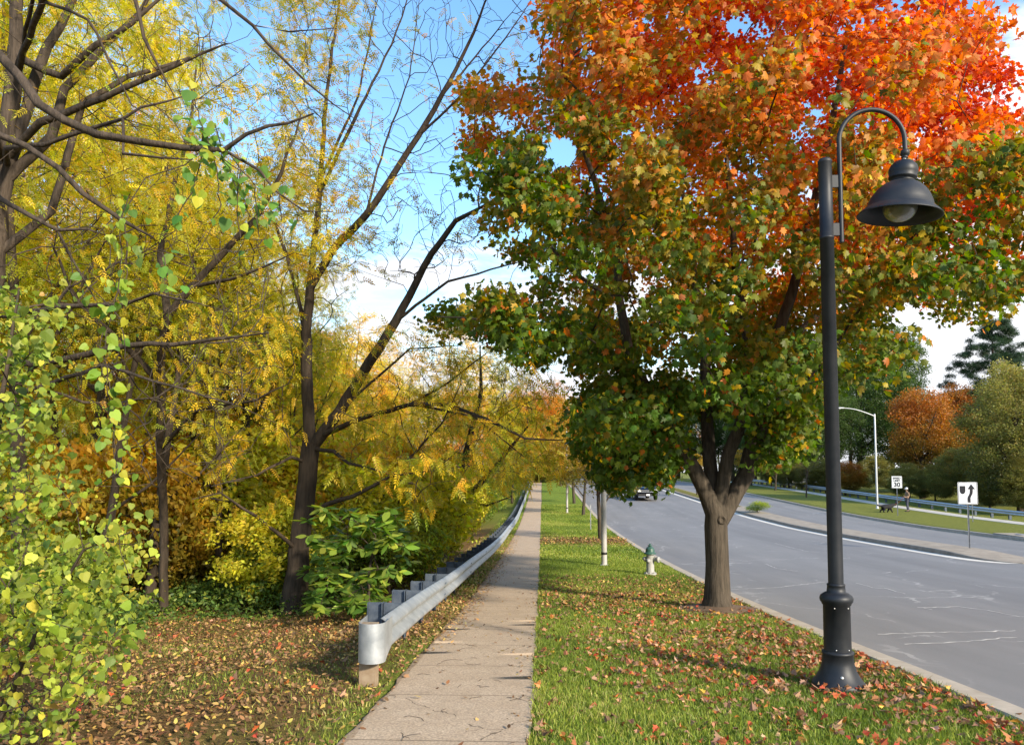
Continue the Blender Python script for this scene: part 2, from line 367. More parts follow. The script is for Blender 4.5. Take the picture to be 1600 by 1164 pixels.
# kerbs
KM = weathered('kerb_concrete', (.46, .40, .32), (.33, .28, .22), .9, 0, 4, bs=.4)
KMD = weathered('median_concrete', (.33, .28, .22), (.22, .185, .145), .9, 0, 2.5, bs=.4)
def kerb(name, x0, x1, y0, y1, label, gutter=0, m=KM, top=.028, step=.6):
    prof = [(x0, -.3), (x0, top - .015), (x0 + .015, top), (x1 - .02, top), (x1, top - .02), (x1 + .015, -ROAD_DROP - .05)]
    if gutter < 0: prof = [(x0 - .015, -ROAD_DROP - .05), (x0, top - .02), (x0 + .02, top), (x1 - .015, top), (x1, top - .015), (x1, -.3)]
    V = []; F = []; ys = np.arange(y0, y1 + step / 2, step); n = len(prof)
    for y in ys:
        zb = CAM_Z - float(D(y))
        for x, z in prof: V.append((x, y, zb + z))
    for i in range(len(ys) - 1):
        for k in range(n - 1): F.append((i * n + k, i * n + k + 1, (i + 1) * n + k + 1, (i + 1) * n + k))
    mb_ = MB(); mb_.add(V, F)
    if gutter:
        V = []; F = []
        gx0, gx1 = (x1 + .016, x1 + abs(gutter)) if gutter > 0 else (x0 - abs(gutter), x0 - .016)
        for y in ys:
            zb = CAM_Z - float(D(y)) - ROAD_DROP + .006; V += [(gx0, y, zb), (gx1, y, zb)]
        F = [(2 * i, 2 * i + 1, 2 * i + 3, 2 * i + 2) for i in range(len(ys) - 1)]; mb_.add(V, F)
    o = mb_.build(name, m); tag(o, label, kind='structure'); return o
kerb('kerb', KX - .03, KX + .21, -15, 150, 'pale concrete kerb along the near verge')
kerb('kerb', FX, FX + .17, -15, 150, 'concrete kerb along the far verge', -.28)
# median: rounded nose, kerbs and concrete top, grass further up
mb = MB(); V = []; F = []
yy = list(np.concatenate([[23.3, 23.5, 23.9, 24.4, 25.1, 25.8, 26.5], np.arange(27.4, 150, .8)]))
def medw(y):
    k = min(1, max(0, (y - 23.2) / 1.9)); w_ = math.sqrt(max(.02, 1 - (1 - k) ** 2)); c_ = (MX0 + MX1) / 2; h = (MX1 - MX0) / 2
    return c_ - h * w_, c_ + h * w_
for y in yy:
    a, c_ = medw(y); zb = CAM_Z - float(D(y)); tp = .03 * min(1, max(.0, (y - 24.8) / 2.2)) - .10 * (1 - min(1, max(0, (y - 23.6) / 3.2)))
    for x, z in ((a - .02, -ROAD_DROP - .05), (a, tp - .02), (a + .03, tp), (a + .3, tp + .004), (c_ - .3, tp + .004), (c_ - .03, tp), (c_, tp - .02), (c_ + .02, -ROAD_DROP - .05)): V.append((x, y, zb + z))
for i in range(len(yy) - 1):
    for k in range(7): F.append((i * 8 + k, i * 8 + k + 1, (i + 1) * 8 + k + 1, (i + 1) * 8 + k))
F.append(tuple(range(8))); mb.add(V, F)
V = []
for y in yy:
    a, c_ = medw(y); zb = CAM_Z - float(D(y)) - ROAD_DROP + .006; V += [(a - .50, y, zb), (a - .021, y, zb)]
o = mb.build('median', KMD); tag(o, 'raised concrete median island with a rounded near end', kind='structure')
mg = MB(); mg.add(V, [(2 * i, 2 * i + 1, 2 * i + 3, 2 * i + 2) for i in range(len(yy) - 1)]); mg.build('gutter', weathered('gutter_pale', (.66, .62, .55), (.54, .50, .43), .85, 0, 3), o)
mgr = grid('median_grass', [MX0 + .28, (MX0 + MX1) / 2, MX1 - .28], np.arange(58, 150, 2.), lambda x, y: CAM_Z - D(y) + .045 + .06 * (abs(x - (MX0 + MX1) / 2) < .1), gm, {'litter': lambda x, y: .55 + 0 * x})
tag(mgr, 'dry grass strip on top of the median', kind='structure')

# ---------------------------------------------------------------- leaves
def tmpl(half, fold=.25, curl=.15):
    """symmetric leaf outline from base (0,0) to tip, as two folded halves"""
    H = np.array(half, float); Lh = H.copy(); Lh[:, 0] *= -1
    V = np.concatenate([H, Lh[::-1][1:-1]]) if H[0, 0] == 0 and H[-1, 0] == 0 else None
    n = len(H); z = -fold * np.abs(V[:, 0]) - curl * V[:, 1] ** 2
    V3 = np.stack([V[:, 0], V[:, 1], z], 1)
    f1 = list(range(n)); f2 = [0] + [n - 1] + list(range(n, len(V)))
    return V3, [f1[::-1], f2[::-1]]
MAPLE_T = tmpl([(0, 0), (.30, .0), (.27, .17), (.56, .40), (.31, .47), (.36, .72), (.15, .66), (0, 1)], .3, .25)
OVAL_T = tmpl([(0, 0), (.19, .22), (.24, .52), (.12, .84), (0, 1)], .35, .3)
HEART_T = tmpl([(0, .06), (.22, -.04), (.43, .13), (.42, .42), (.22, .74), (0, 1)], .2, .25)
RHOMB_T = (np.array([(0, 0, 0), (.27, .42, -.06), (0, 1, -.2), (-.27, .42, -.06)], float), [[0, 1, 2, 3]])
def spray_t(pairs=5, seed=0, wdt=.09, ll=.30):
    r = np.random.default_rng(seed); V = []; F = []
    for i in range(pairs):
        v = .15 + .75 * i / pairs
        for s in (-1, 1):
            a = R(62 - 22 * i / pairs) * s; base = np.array([0, v, -.25 * v * v]); d = np.array([math.sin(a), math.cos(a), -.25 + r.normal(0, .12)]); q = np.array([math.cos(a), -math.sin(a), 0]) * wdt
            l_ = ll * (1 - .25 * abs(i / pairs - .4)) * r.uniform(.85, 1.1); n = len(V)
            V += [base, base + d * l_ * .45 + q * .5, base + d * l_, base + d * l_ * .45 - q * .5]; F.append([n, n + 1, n + 2, n + 3])
    n = len(V); V += [np.array([0, .88, -.2]), np.array([.05, 1.0, -.26]), np.array([0, 1.2, -.34]), np.array([-.05, 1.0, -.26])]; F.append([n, n + 1, n + 2, n + 3])
    V += [np.array([.006, 0, 0]), np.array([.006, .92, -.2]), np.array([-.006, .92, -.2]), np.array([-.006, 0, 0])]; F.append([n + 4, n + 5, n + 6, n + 7])
    return np.array(V), F
def multi_t(k, seed, base=RHOMB_T, spread=1.3):
    r = np.random.default_rng(seed); V = []; F = []
    for i in range(k):
        A = np.linalg.qr(r.normal(size=(3, 3)))[0]; o_ = r.normal(0, spread * .5, 3); n = sum(len(v) for v in V)
        V.append(base[0] @ A.T + o_); F += [[a + n for a in f] for f in base[1]]
    return np.concatenate(V), F
SPRAY_T = spray_t(5, 1); SPRAY2_T = spray_t(3, 2, .14, .42)
TRI_T = multi_t(3, 5)

def frames(nrm, tip):
    n = nrm / np.linalg.norm(nrm, axis=1, keepdims=True); t_ = tip - n * (tip * n).sum(1, keepdims=True)
    t_ /= np.maximum(np.linalg.norm(t_, axis=1, keepdims=True), 1e-6); u = np.cross(t_, n); return u, t_, n
def leaves_mesh(name, T, pos, nrm, tip, size, col, m, parent=None, widen=None):
    TV, TF = T; u, t_, n = frames(nrm, tip); k = len(TV); N_ = len(pos)
    sz = np.broadcast_to(np.asarray(size, float).reshape(-1, 1), (N_, 1))
    V = np.empty((N_, k, 3))
    for j in range(k):
        V[:, j] = pos + sz * (u * TV[j, 0] + t_ * TV[j, 1] + n * TV[j, 2])
    base_loops = np.concatenate([np.array(f) for f in TF]); lens = np.array([len(f) for f in TF]); nl = len(base_loops)
    loops = (base_loops[None] + (np.arange(N_) * k)[:, None]).ravel()
    st = np.concatenate([[0], np.cumsum(lens)[:-1]]); starts = (st[None] + (np.arange(N_) * nl)[:, None]).ravel()
    me = np_mesh(name, V.reshape(-1, 3), loops, starts, np.repeat(col, k, axis=0))
    return link(name, me, m, parent)

def jitter(c, h=.06, v=.22):
    n = len(c); k = np.exp(rng.normal(0, v, (n, 1))); return np.clip(c * k * np.exp(rng.normal(0, h, (n, 3))), .002, .95)
def cramp(v, stops):
    x = [s[0] for s in stops]; return np.stack([np.interp(v, x, [s[1][i] for s in stops]) for i in range(3)], 1)
def sph(n):
    v = rng.normal(size=(n, 3)); return v / np.linalg.norm(v, axis=1, keepdims=True)

def in_poly(p, poly):
    x, y = p[:, 0], p[:, 1]; ins = np.zeros(len(p), bool); n = len(poly); j = n - 1
    for i in range(n):
        xi, yi = poly[i]; xj, yj = poly[j]
        c_ = ((yi > y) != (yj > y)) & (x < (xj - xi) * (y - yi) / (yj - yi + 1e-9) + xi); ins ^= c_; j = i
    return ins

# ---------------------------------------------------------------- branch growing
def grow(skel, attract, tip_r=.004, e=2.3, seg=.35, up=.25, sag=0.0, wander=.05, maxlen=1e9):
    """skel: list of (points, radii); attract (n,3). Returns pos, parent, radius, tips, children info"""
    pos = []; par = []; rmin = []; ln = []
    for pts, rad, link_to in skel:
        prev = -1
        if link_to is not None:
            q = np.array(pos); prev = int(np.argmin(np.linalg.norm(q - np.array(pts[0]), axis=1)))
        pts = [np.array(v, float) for v in pts]
        start = 0
        for i in range(len(pts)):
            if i == 0:
                if prev < 0: pos.append(pts[0]); par.append(-1); rmin.append(rad[0]); ln.append(0); prev = len(pos) - 1
                continue
            a = pos[prev] if i == 1 else pts[i - 1]; n = max(1, int(np.linalg.norm(pts[i] - a) / seg))
            for k in range(1, n + 1):
                f = k / n; q = a + (pts[i] - a) * f + (rng.normal(0, wander * .35 * seg, 3) if k < n else 0)
                pos.append(q); par.append(prev); rmin.append(rad[i - 1] + (rad[i] - rad[i - 1]) * f); ln.append(ln[prev] + seg); prev = len(pos) - 1
    A = np.array(attract, float); tips = []
    if len(A):
        P0 = np.array(pos); dm = np.array([np.min(np.linalg.norm(P0 - a, axis=1)) for a in A]); order = np.argsort(dm)
        cap = len(pos) + int(sum(dm / seg + 6)) + len(A) * 14 + 100
        PP = np.zeros((cap, 3)); PP[:len(pos)] = P0; LN = np.zeros(cap); LN[:len(pos)] = ln; cnt = len(pos)
        for idx in order:
            a = A[idx]; d = np.linalg.norm(PP[:cnt] - a, axis=1)
            pen = d + .18 * LN[:cnt] + .35 * np.maximum(PP[:cnt, 2] - a[2] + .1, 0)
            j = int(np.argmin(pen)); p0 = PP[j]; pj = par[j]
            dirn = p0 - PP[pj] if pj >= 0 else np.array([0, 0, 1.]); dirn = dirn / (np.linalg.norm(dirn) + 1e-9)
            L_ = d[j]; n = max(2, int(L_ / seg)); c1 = p0 + (dirn * .5 + np.array([0, 0, up])) * L_ * .4; c2 = a - (a - c1) * .3 + np.array([0, 0, sag]) * L_
            prev = j
            for k in range(1, n + 1):
                f = k / n; q = (1 - f) ** 3 * p0 + 3 * (1 - f) ** 2 * f * c1 + 3 * (1 - f) * f * f * c2 + f ** 3 * a
                if k < n: q = q + rng.normal(0, wander * seg, 3)
                if cnt >= cap - 1: break
                PP[cnt] = q; LN[cnt] = LN[prev] + seg; par.append(prev); rmin.append(0); prev = cnt; cnt += 1
            tips.append(prev)
        pos = PP[:cnt]
    else: pos = np.array(pos)
    par = np.array(par); n = len(pos); acc = np.zeros(n); ischild = np.zeros(n, bool)
    rr = np.array(rmin)
    for i in range(n - 1, -1, -1):
        r = max(acc[i] ** (1 / e) if acc[i] > 0 else tip_r, tip_r)
        if rr[i] > 0: r = rr[i]
        rr[i] = r
        if par[i] >= 0: acc[par[i]] += r ** e
    # never thicker than the parent
    for i in range(n):
        if par[i] >= 0: rr[i] = min(rr[i], rr[par[i]] * 1.02)
    return pos, par, rr, np.array(tips, int)

def tube_tree(name, pos, par, rr, m, parent=None, seg=6, minr=0, flare=None):
    n = len(pos); kids = -np.ones(n, int); best = np.zeros(n)
    for i in range(n):
        p_ = par[i]
        if p_ >= 0 and rr[i] > best[p_]: best[p_] = rr[i]; kids[p_] = i
    tan = np.zeros((n, 3)); has = par >= 0; tan[has] += pos[has] - pos[par[has]]
    hk = kids >= 0; tan[hk] += pos[kids[hk]] - pos[hk]
    tan /= np.maximum(np.linalg.norm(tan, axis=1, keepdims=True), 1e-9)
    def ring(P_, T_, r_):
        ref = np.array([.93, .35, .12]); b1 = np.cross(T_, ref); b1 /= np.maximum(np.linalg.norm(b1, axis=1, keepdims=True), 1e-6); b2 = np.cross(T_, b1)
        a = np.arange(seg) * 2 * np.pi / seg
        rad = r_[:, None, None]
        if seg > 8: rad = rad * (1 + .06 * np.sin(3 * a[None, :, None] + P_[:, None, 2:3] * 1.3) + .04 * np.sin(5 * a[None, :, None] - P_[:, None, 2:3] * 3.1))
        return P_[:, None] + (b1[:, None] * np.cos(a)[None, :, None] + b2[:, None] * np.sin(a)[None, :, None]) * rad
    main = ring(pos, tan, rr)
    side = np.where(has & (kids[np.maximum(par, 0)] != np.arange(n)))[0]
    dirs = pos[side] - pos[par[side]]; dirs /= np.maximum(np.linalg.norm(dirs, axis=1, keepdims=True), 1e-9)
    extra = ring(pos[par[side]], dirs, rr[side] * 1.1) if len(side) else np.zeros((0, seg, 3))
    V = np.concatenate([main, extra]).reshape(-1, 3); start = par.copy(); start[side] = n + np.arange(len(side))
    idx = np.where(has)[0]; a = start[idx][:, None] * seg + np.arange(seg)[None]; b_ = idx[:, None] * seg + np.arange(seg)[None]
    F = np.stack([a, np.roll(a, -1, 1), np.roll(b_, -1, 1), b_], -1).reshape(-1)
    me = np_mesh(name, V, F, np.arange(0, len(F), 4), smooth=True); return link(name, me, m, parent)

def cluster_leaves(tips, per, rad, outward_c, flat=.7, droop=.5, randn=.7):
    n = len(tips) * per; c = np.repeat(tips, per, axis=0); off = sph(n) * (rng.random((n, 1)) ** .5) * rad; off[:, 2] *= flat; pos = c + off
    ow = pos - outward_c; ow /= np.linalg.norm(ow, axis=1, keepdims=True)
    nrm = ow * .55 + np.array([0, 0, .55]) + rng.normal(0, randn, (n, 3)); tip = np.array([0, 0, -droop]) + ow * .5 + rng.normal(0, .55, (n, 3))
    return pos, nrm, tip, c

# ================================================================ MAPLE
def px_points(poly, Y_, n):
    xs_ = [a for a, b_ in poly]; ys_ = [b_ for a, b_ in poly]; out_ = []
    while len(out_) < n:
        p2 = np.stack([rng.uniform(min(xs_), max(xs_), 500), rng.uniform(min(ys_), max(ys_), 500)], 1); p2 = p2[in_poly(p2, poly)]
        for a in p2[:n - len(out_)]: out_.append(tuple(P(a[0], a[1], rng.uniform(*Y_))))
    return np.array(out_)
sil = [(830, -60), (822, 30), (845, 70), (850, 110), (790, 150), (712, 128), (722, 180), (748, 240), (725, 300), (765, 335), (780, 385), (850, 430), (835, 465), (770, 465), (668, 488), (672, 512), (765, 530), (790, 575), (895, 560), (925, 610), (890, 660), (912, 700), (915, 730), (955, 755), (985, 750), (1030, 745), (1060, 740), (1066, 690), (1080, 655), (1125, 650), (1150, 640), (1200, 650), (1205, 735), (1188, 748), (1240, 700), (1262, 650), (1300, 600), (1330, 590), (1395, 570), (1400, 535), (1365, 490), (1380, 470), (1440, 470), (1490, 500), (1530, 505), (1555, 470), (1640, 440), (1720, 380), (1720, 200), (1600, 190), (1540, 165), (1580, 120), (1590, 80), (1545, 30), (1480, 10), (1440, -60)]
def sample_maple(n):
    C0 = np.array([3.1, 12.0, 6.1]); Rr = np.array([5.6, 4.4, 5.4]); res = []
    while len(res) < n:
        q = rng.uniform(-1, 1, (4000, 3)); d = (np.abs(q) ** 2.6).sum(1)
        q = q[(d < 1) & (rng.random(4000) < .25 + .75 * d)]
        p = C0 + q * Rr
        pp = proj(p); ok = in_poly(pp, sil) | ((pp[:, 1] < -40) & (pp[:, 0] > 850) & (pp[:, 0] < 1500))
        for (cx, cy_, r_) in ((878, 232, 40), (800, 215, 16), (905, 330, 14), (770, 425, 20), (850, 500, 14), (960, 520, 16), (1010, 440, 12), (1070, 500, 12), (1330, 470, 12), (1480, 420, 16),  (1138, 30, 22), (1272, 572, 20), (1540, 150, 30), (1235, 250, 10), (935, 430, 16), (1490, 60, 22), (1555, 200, 22), (1425, 215, 18), (1120, 690, 40)): ok &= np.hypot(pp[:, 0] - cx, pp[:, 1] - cy_) > r_
        ok &= ~((np.abs(p[:, 0] - 2.64) < .7) & (np.abs(p[:, 1] - 6.6) < .9))
        ok &= ~((pp[:, 0] < 870) & (pp[:, 1] < 420) & (rng.random(len(p)) < .5))
        # trunk forks stay visible
        ok &= ~((pp[:, 1] > 640) & (pp[:, 0] > 1060) & (pp[:, 0] < 1205) & (p[:, 1] < 12.6))
        ok &= ~((pp[:, 1] > 500) & (pp[:, 0] > 960) & (pp[:, 0] < 1150) & (p[:, 1] < 11.8) & (rng.random(len(p)) < .35))
        res += list(p[ok])
    return np.array(res[:n])
t = thing('maple_tree', 'large maple with orange and red top, green lower leaves, on the near verge', 'tree', tuple(MAPLE))
def sk(pts, rad, lk=True): return ([tuple(P(a, b_, c_)) for a, b_, c_ in pts], rad, lk or None)
fork = P(1119, 800, 12)
skel = [([tuple(MAPLE - Vector((0, 0, .12))), tuple(MAPLE + Vector((0, 0, .03))), tuple(MAPLE + Vector((0, 0, .2))), tuple(P(1120, 880, 12)), tuple(P(1118, 822, 12)), tuple(fork)], [.30, .26, .21, .178, .18, .20], None),
        sk([(1112, 806, 12), (1085, 735, 11.95), (1055, 690, 11.8), (1010, 605, 11.5), (985, 560, 11.4), (968, 470, 11.2), (962, 380, 11.0), (900, 200, 10.6)], [.13, .12, .11, .085, .08, .065, .05, .03]),
        sk([(1117, 802, 12.05), (1108, 720, 12.2), (1104, 640, 12.4), (1103, 540, 12.5), (1085, 430, 12.8), (1060, 250, 13.2)], [.12, .11, .10, .085, .06, .03]),
        sk([(1122, 800, 12), (1137, 710, 11.9), (1162, 650, 11.7), (1172, 560, 11.6), (1150, 420, 11.3), (1130, 200, 11.2)], [.11, .105, .095, .07, .055, .025]),
        sk([(1128, 812, 12), (1165, 742, 12.1), (1184, 660, 12.1), (1205, 560, 12), (1245, 430, 11.8), (1300, 200, 11.4), (1325, 40, 11.3)], [.14, .135, .12, .10, .075, .05, .03]),
        sk([(1205, 560, 12), (1290, 480, 12.6), (1420, 380, 12.8), (1520, 300, 12.8)], [.06, .055, .04, .02]),
        sk([(1010, 605, 11.5), (945, 560, 11), (880, 530, 10.8), (760, 500, 10.6), (680, 495, 10.6)], [.035, .03, .024, .015, .008]),
        sk([(968, 470, 11.2), (930, 450, 11.0), (890, 420, 10.9), (820, 340, 10.8), (750, 260, 10.8)], [.035, .03, .026, .02, .01])]
att = np.concatenate([sample_maple(1270), px_points([(1200, 540), (1300, 540), (1275, 640), (1245, 695), (1196, 738), (1190, 660)], (10.8, 13.4), 60), px_points([(915, 600), (1050, 600), (1050, 740), (1000, 765), (925, 740)], (10.6, 13.2), 50)])
pos, par, rr, tips = grow(skel, att, .0045, 2.25, .32, .15, 0, .06)
o = tube_tree('trunk', pos, par, rr, BARKM, t, 12); o.location = -MAPLE
tp = pos[tips]
lp, ln_, lt, cc = cluster_leaves(tp, 118, .40, np.array([3.1, 12, 5]), .75, .9, .75)
pp = proj(lp)
okp = in_poly(pp, sil) | (rng.random(len(pp)) < .72)
keep = okp & ~((np.abs(lp[:, 0] - 2.64) < .55) & (np.abs(lp[:, 1] - 6.6) < .75)) & (np.hypot(pp[:, 0] - 878, pp[:, 1] - 235) > 24) & ~((pp[:, 1] > 792) & (pp[:, 0] < 1090)) & ~((pp[:, 0] > 988) & (pp[:, 0] < 1018) & (pp[:, 1] > 758))
lp, ln_, lt, cc = lp[keep], ln_[keep], lt[keep], cc[keep]
h = (cc[:, 2] - 4.7) / 1.9 + np.where(cc[:, 2] > 5.2, .27, .12) * np.clip(cc[:, 0] - 3.5, -5, 5) - .8 * ((cc[:, 0] > 4.6) & (cc[:, 2] < 5.2)) + .75 * vn(cc[:, 0], cc[:, 2] + cc[:, 1] * .7, 2.2, 4) + rng.normal(0, .45, len(cc)) + .25 * ((cc[:, 0] < 0) & (cc[:, 2] > 7))
mc = cramp(h, [(-3, (.05, .10, .010)), (-1.0, (.085, .145, .013)), (-.3, (.15, .18, .016)), (.25, (.32, .21, .018)), (.6, (.52, .20, .025)), (1.3, (.64, .19, .035)), (2.4, (.64, .125, .04)), (3.5, (.5, .07, .035))])
odd = rng.random(len(mc)) < .05; mc[odd] = np.array([.5, .36, .02])
odd = (rng.random(len(mc)) < .03) & (h < 0); mc[odd] = np.array([.5, .15, .02])
o = leaves_mesh('crown', MAPLE_T, lp, ln_, lt, rng.uniform(.06, .122, len(lp)), jitter(mc, .07, .2), LEAF, t); o.location = -MAPLE
kp = P(1128, 812, 11.83) - MAPLE
km = MB(); q_ = Vector((.05, -1, .05)).to_track_quat('Z', 'Y').to_matrix()
km.lathe([(.085, -.05), (.075, -.005), (.058, .022), (.042, .02), (.034, .004), (.012, .0), (.001, .002)], kp, 20, q_); km.build('knot', BARKM, t)
# soil mound at the foot
mb = MB(); V = []
for i in range(7):
    for k in range(28):
        a = 2 * math.pi * k / 28; r_ = (.02 + .78 * (i / 6)) * (1 + .12 * math.sin(3 * a + 1) + .06 * math.sin(7 * a)); x = MAPLE.x + r_ * math.cos(a); y = MAPLE.y + r_ * math.sin(a)
        V.append((x, y, g1(x, y) + .11 * (1 - (i / 6) ** 1.5) - .015))
mb.add(V, [(i * 28 + k, i * 28 + (k + 1) % 28, (i + 1) * 28 + (k + 1) % 28, (i + 1) * 28 + k) for i in range(6) for k in range(28)], True)
o = mb.build('soil_mound', weathered('soil', (.16, .105, .065), (.09, .06, .038), .95, 0, 20, bs=.8)); tag(o, 'bare brown soil around the foot of the maple', kind='structure')

# ================================================================ LAMP
LY = 6.6; lb = P(1310, 1058, LY); LB = Vector((lb.x, LY, g1(lb.x, LY)))
PAINT = weathered('lamp_paint', (.012, .015, .020), (.028, .030, .034), .5, .3, 5, bs=.08, spec=.5)
lt_ = thing('street_lamp', 'tall dark grey post lamp with hooked arm and bell shade beside the kerb', 'street lamp', tuple(LB))
def zat(py): return P(1300, py, LY).z - LB.z
mb = MB()
H = zat(250)
zb = [zat(1019), zat(941), zat(925), zat(914)]
mb.lathe([(.215, -.05), (.218, .02), (.215, .045), (.205, .055), (.18, .085), (.15, .14), (.132, .20), (.124, zb[0] - .012), (.131, zb[0] - .006), (.131, zb[0] + .012), (.113, zb[0] + .02)], seg=40)
mb.build('base', PAINT, lt_)
MB().lathe([(.112, zb[0] + .021), (.110, zb[1] - .02), (.118, zb[1] - .015), (.122, zb[1]), (.134, zb[1] + .015), (.137, zb[1] + .04), (.128, zb[2] - .025), (.10, zb[2] - .005), (.078, zb[2] + .005), (.072, zb[3] - .005), (.076, zb[3]), (.074, zb[3] + .012), (.064, zb[3] + .016)], seg=40).build('sleeve', PAINT, lt_)
zc = zat(374)
MB().lathe([(.0625, zb[3]), (.058, zc), (.061, zc + .001), (.061, zc + .02), (.058, zc + .021), (.057, H - .035), (.061, H - .03), (.061, H - .015), (.05, H + .005), (.02, H + .014), (0.001, H + .015)], seg=32).build('post', PAINT, lt_)
s = LY / FPX * 1.005; ax = .130; zt = zat(222); ra = .290
pts = [(ax, 0, zat(379)), (ax, 0, zat(300))] + [(ax, 0, zt - .02)]
for k in range(25):
    a = math.pi * (1 - k / 24); pts.append((ax + ra + ra * math.cos(a), 0, zt + ra * math.sin(a)))
pts.append((ax + 2 * ra, 0, zat(238)))
MB().tube(pts, .0205, 14).build('arm', PAINT, lt_)
for py in (284, 359):
    MB().box((.085, 0, zat(py)), (.085, .018, .115), bev=.004).build('bracket', PAINT, lt_)
for (dx, dz) in ((-.055, zb[1] - .035), (.06, zb[1] - .035), (-.05, zb[0] + .04), (.058, zb[0] + .04)):
    r_ = .112; y_ = -math.sqrt(r_ * r_ - dx * dx)
    MB().lathe([(.0001, .006), (.005, .004), (.006, 0)], (dx, y_, dz), 8, Vector((dx, y_, 0)).to_track_quat('Z', 'Y').to_matrix()).build('screw', mat('screw_zinc', (.6, .6, .58), .4, .6) if 'screw_zinc' not in bpy.data.materials else bpy.data.materials['screw_zinc'], lt_)
MB().lathe([(.0001, .008), (.012, .006), (.014, 0)], (-.03, -.158, .12), 8, Vector((-.1, -1, .9)).to_track_quat('Z', 'Y').to_matrix()).build('screw', bpy.data.materials['screw_zinc'], lt_)
hx = ax + 2 * ra; hz = zat(238); rot = Matrix.Rotation(R(5), 3, 'Y'); rot = Matrix.Rotation(R(4), 3, 'X') @ rot
def zr(py): return zat(py) - hz
MB().lathe([(.024, .01), (.034, .005), (.038, -.012), (.038, -.035), (.030, -.042), (.027, -.05), (.027, -.062), (.030, -.064)], (hx, 0, hz), 24, rot).build('coupler', PAINT, lt_)
MB().lathe([(.016, -.062), (.016, -.09)], (hx, 0, hz), 12, rot).build('stem', bpy.data.materials['screw_zinc'], lt_)
bell = [(.02, -.082), (.05, -.088), (.082, -.105), (.108, -.135), (.120, -.17), (.120, -.20), (.112, -.225), (.118, -.235), (.116, -.25), (.095, -.255), (.095, -.275), (.11, -.283), (.155, -.308), (.20, -.35), (.238, -.405), (.262, -.46), (.272, -.505), (.285, -.515), (.300, -.53), (.325, -.55), (.347, -.575), (.351, -.583)]
sh = MB().lathe(bell + [(.345, -.585), (.318, -.56), (.29, -.54), (.262, -.52), (.25, -.47), (.22, -.40), (.17, -.345), (.05, -.30)], (hx, 0, hz), 48, rot).build('lamp_shade', PAINT, lt_)
gm_ = mat('lamp_glass', (.60, .58, .40), .28, 0, .5); t2, b2 = nodes(gm_); p2 = pos_node(t2); t2.links.new(mixc(t2, noise(t2, p2, 14, 5), (.12, .12, .075), (.26, .25, .17)), b2.inputs['Base Color']); b2.inputs['Transmission Weight'].default_value = .25
prof = [(.138, -.43), (.142, -.50)] + [(.142 * math.cos(a), -.51 - .125 * math.sin(a)) for a in np.linspace(.0, math.pi / 2 - .01, 10)]
MB().lathe(prof, (hx, 0, hz), 32, rot).build('lamp_glass', gm_, lt_)

# ================================================================ HYDRANT
hb = P(1016, 890, 18.2); HB = Vector((hb.x, hb.y, g1(hb.x, hb.y)))
ht = thing('fire_hydrant', 'white fire hydrant with green bonnet on the verge beside the kerb', 'hydrant', tuple(HB), R(-12))
HW = weathered('hydrant_white', (.38, .38, .36), (.26, .26, .245), .45, 0, 14); HG = weathered('hydrant_green', (.025, .075, .06), (.045, .12, .095), .4, 0, 14)
MB().lathe([(.15, -.03), (.15, .045), (.135, .05), (.105, .055), (.095, .08), (.093, .48), (.10, .50), (.135, .505)], seg=24).build('barrel', HW, ht)
MB().lathe([(.145, .506), (.145, .535), (.11, .54), (.108, .59), (.098, .635), (.07, .67), (.04, .685), (.038, .70), (.055, .702), (.055, .715), (.022, .72), (.022, .755), (.001, .757)], seg=24).build('bonnet', HG, ht)
for dx, r_, ln0 in ((1, .058, .10), (-1, .045, .02)):
    q = Vector((dx, -.35 if dx > 0 else .2, 0)).to_track_quat('Z', 'Y').to_matrix()
    MB().lathe([(r_ * .8, .06), (r_ * .8, .08 + ln0), (r_ * 1.25, .085 + ln0), (r_ * 1.25, .13 + ln0), (r_ * .9, .14 + ln0), (.018, .143 + ln0), (.018, .175 + ln0), (.001, .176 + ln0)], (0, 0, .38), 18, q).build('nozzle', HW, ht)
q = Vector((-.3, -1, 0)).to_track_quat('Z', 'Y').to_matrix()
MB().lathe([(.05, .06), (.05, .115), (.062, .12), (.062, .15), (.02, .155), (.02, .18), (.001, .181)], (0, 0, .35), 18, q).build('nozzle', HW, ht)
for k in range(8):
    a = k * math.pi / 4; MB().lathe([(.014, .04), (.014, .075), (.001, .076)], (.125 * math.cos(a), .125 * math.sin(a), 0), 6).build('bolt', HW, ht)

# ================================================================ GUARD RAILS
GALV = weathered('galvanised_steel', (.33, .36, .39), (.50, .53, .55), .42, .55, 7, bs=.2, spec=.5)
GALVD = weathered('weathered_steel_post', (.055, .075, .11), (.12, .145, .18), .6, .4, 8); RUST = weathered('rusty_post', (.24, .17, .11), (.34, .27, .19), .8, .1, 14)
WB = [(0, 0), (.012, .012), (.014, .03), (-.0, .052), (-.045, .078), (-.045, .105), (-.008, .128), (.0, .15), (-.008, .172), (-.045, .195), (-.045, .222), (0, .248), (.014, .27), (.012, .288), (0, .30)]   # depth (towards -), height
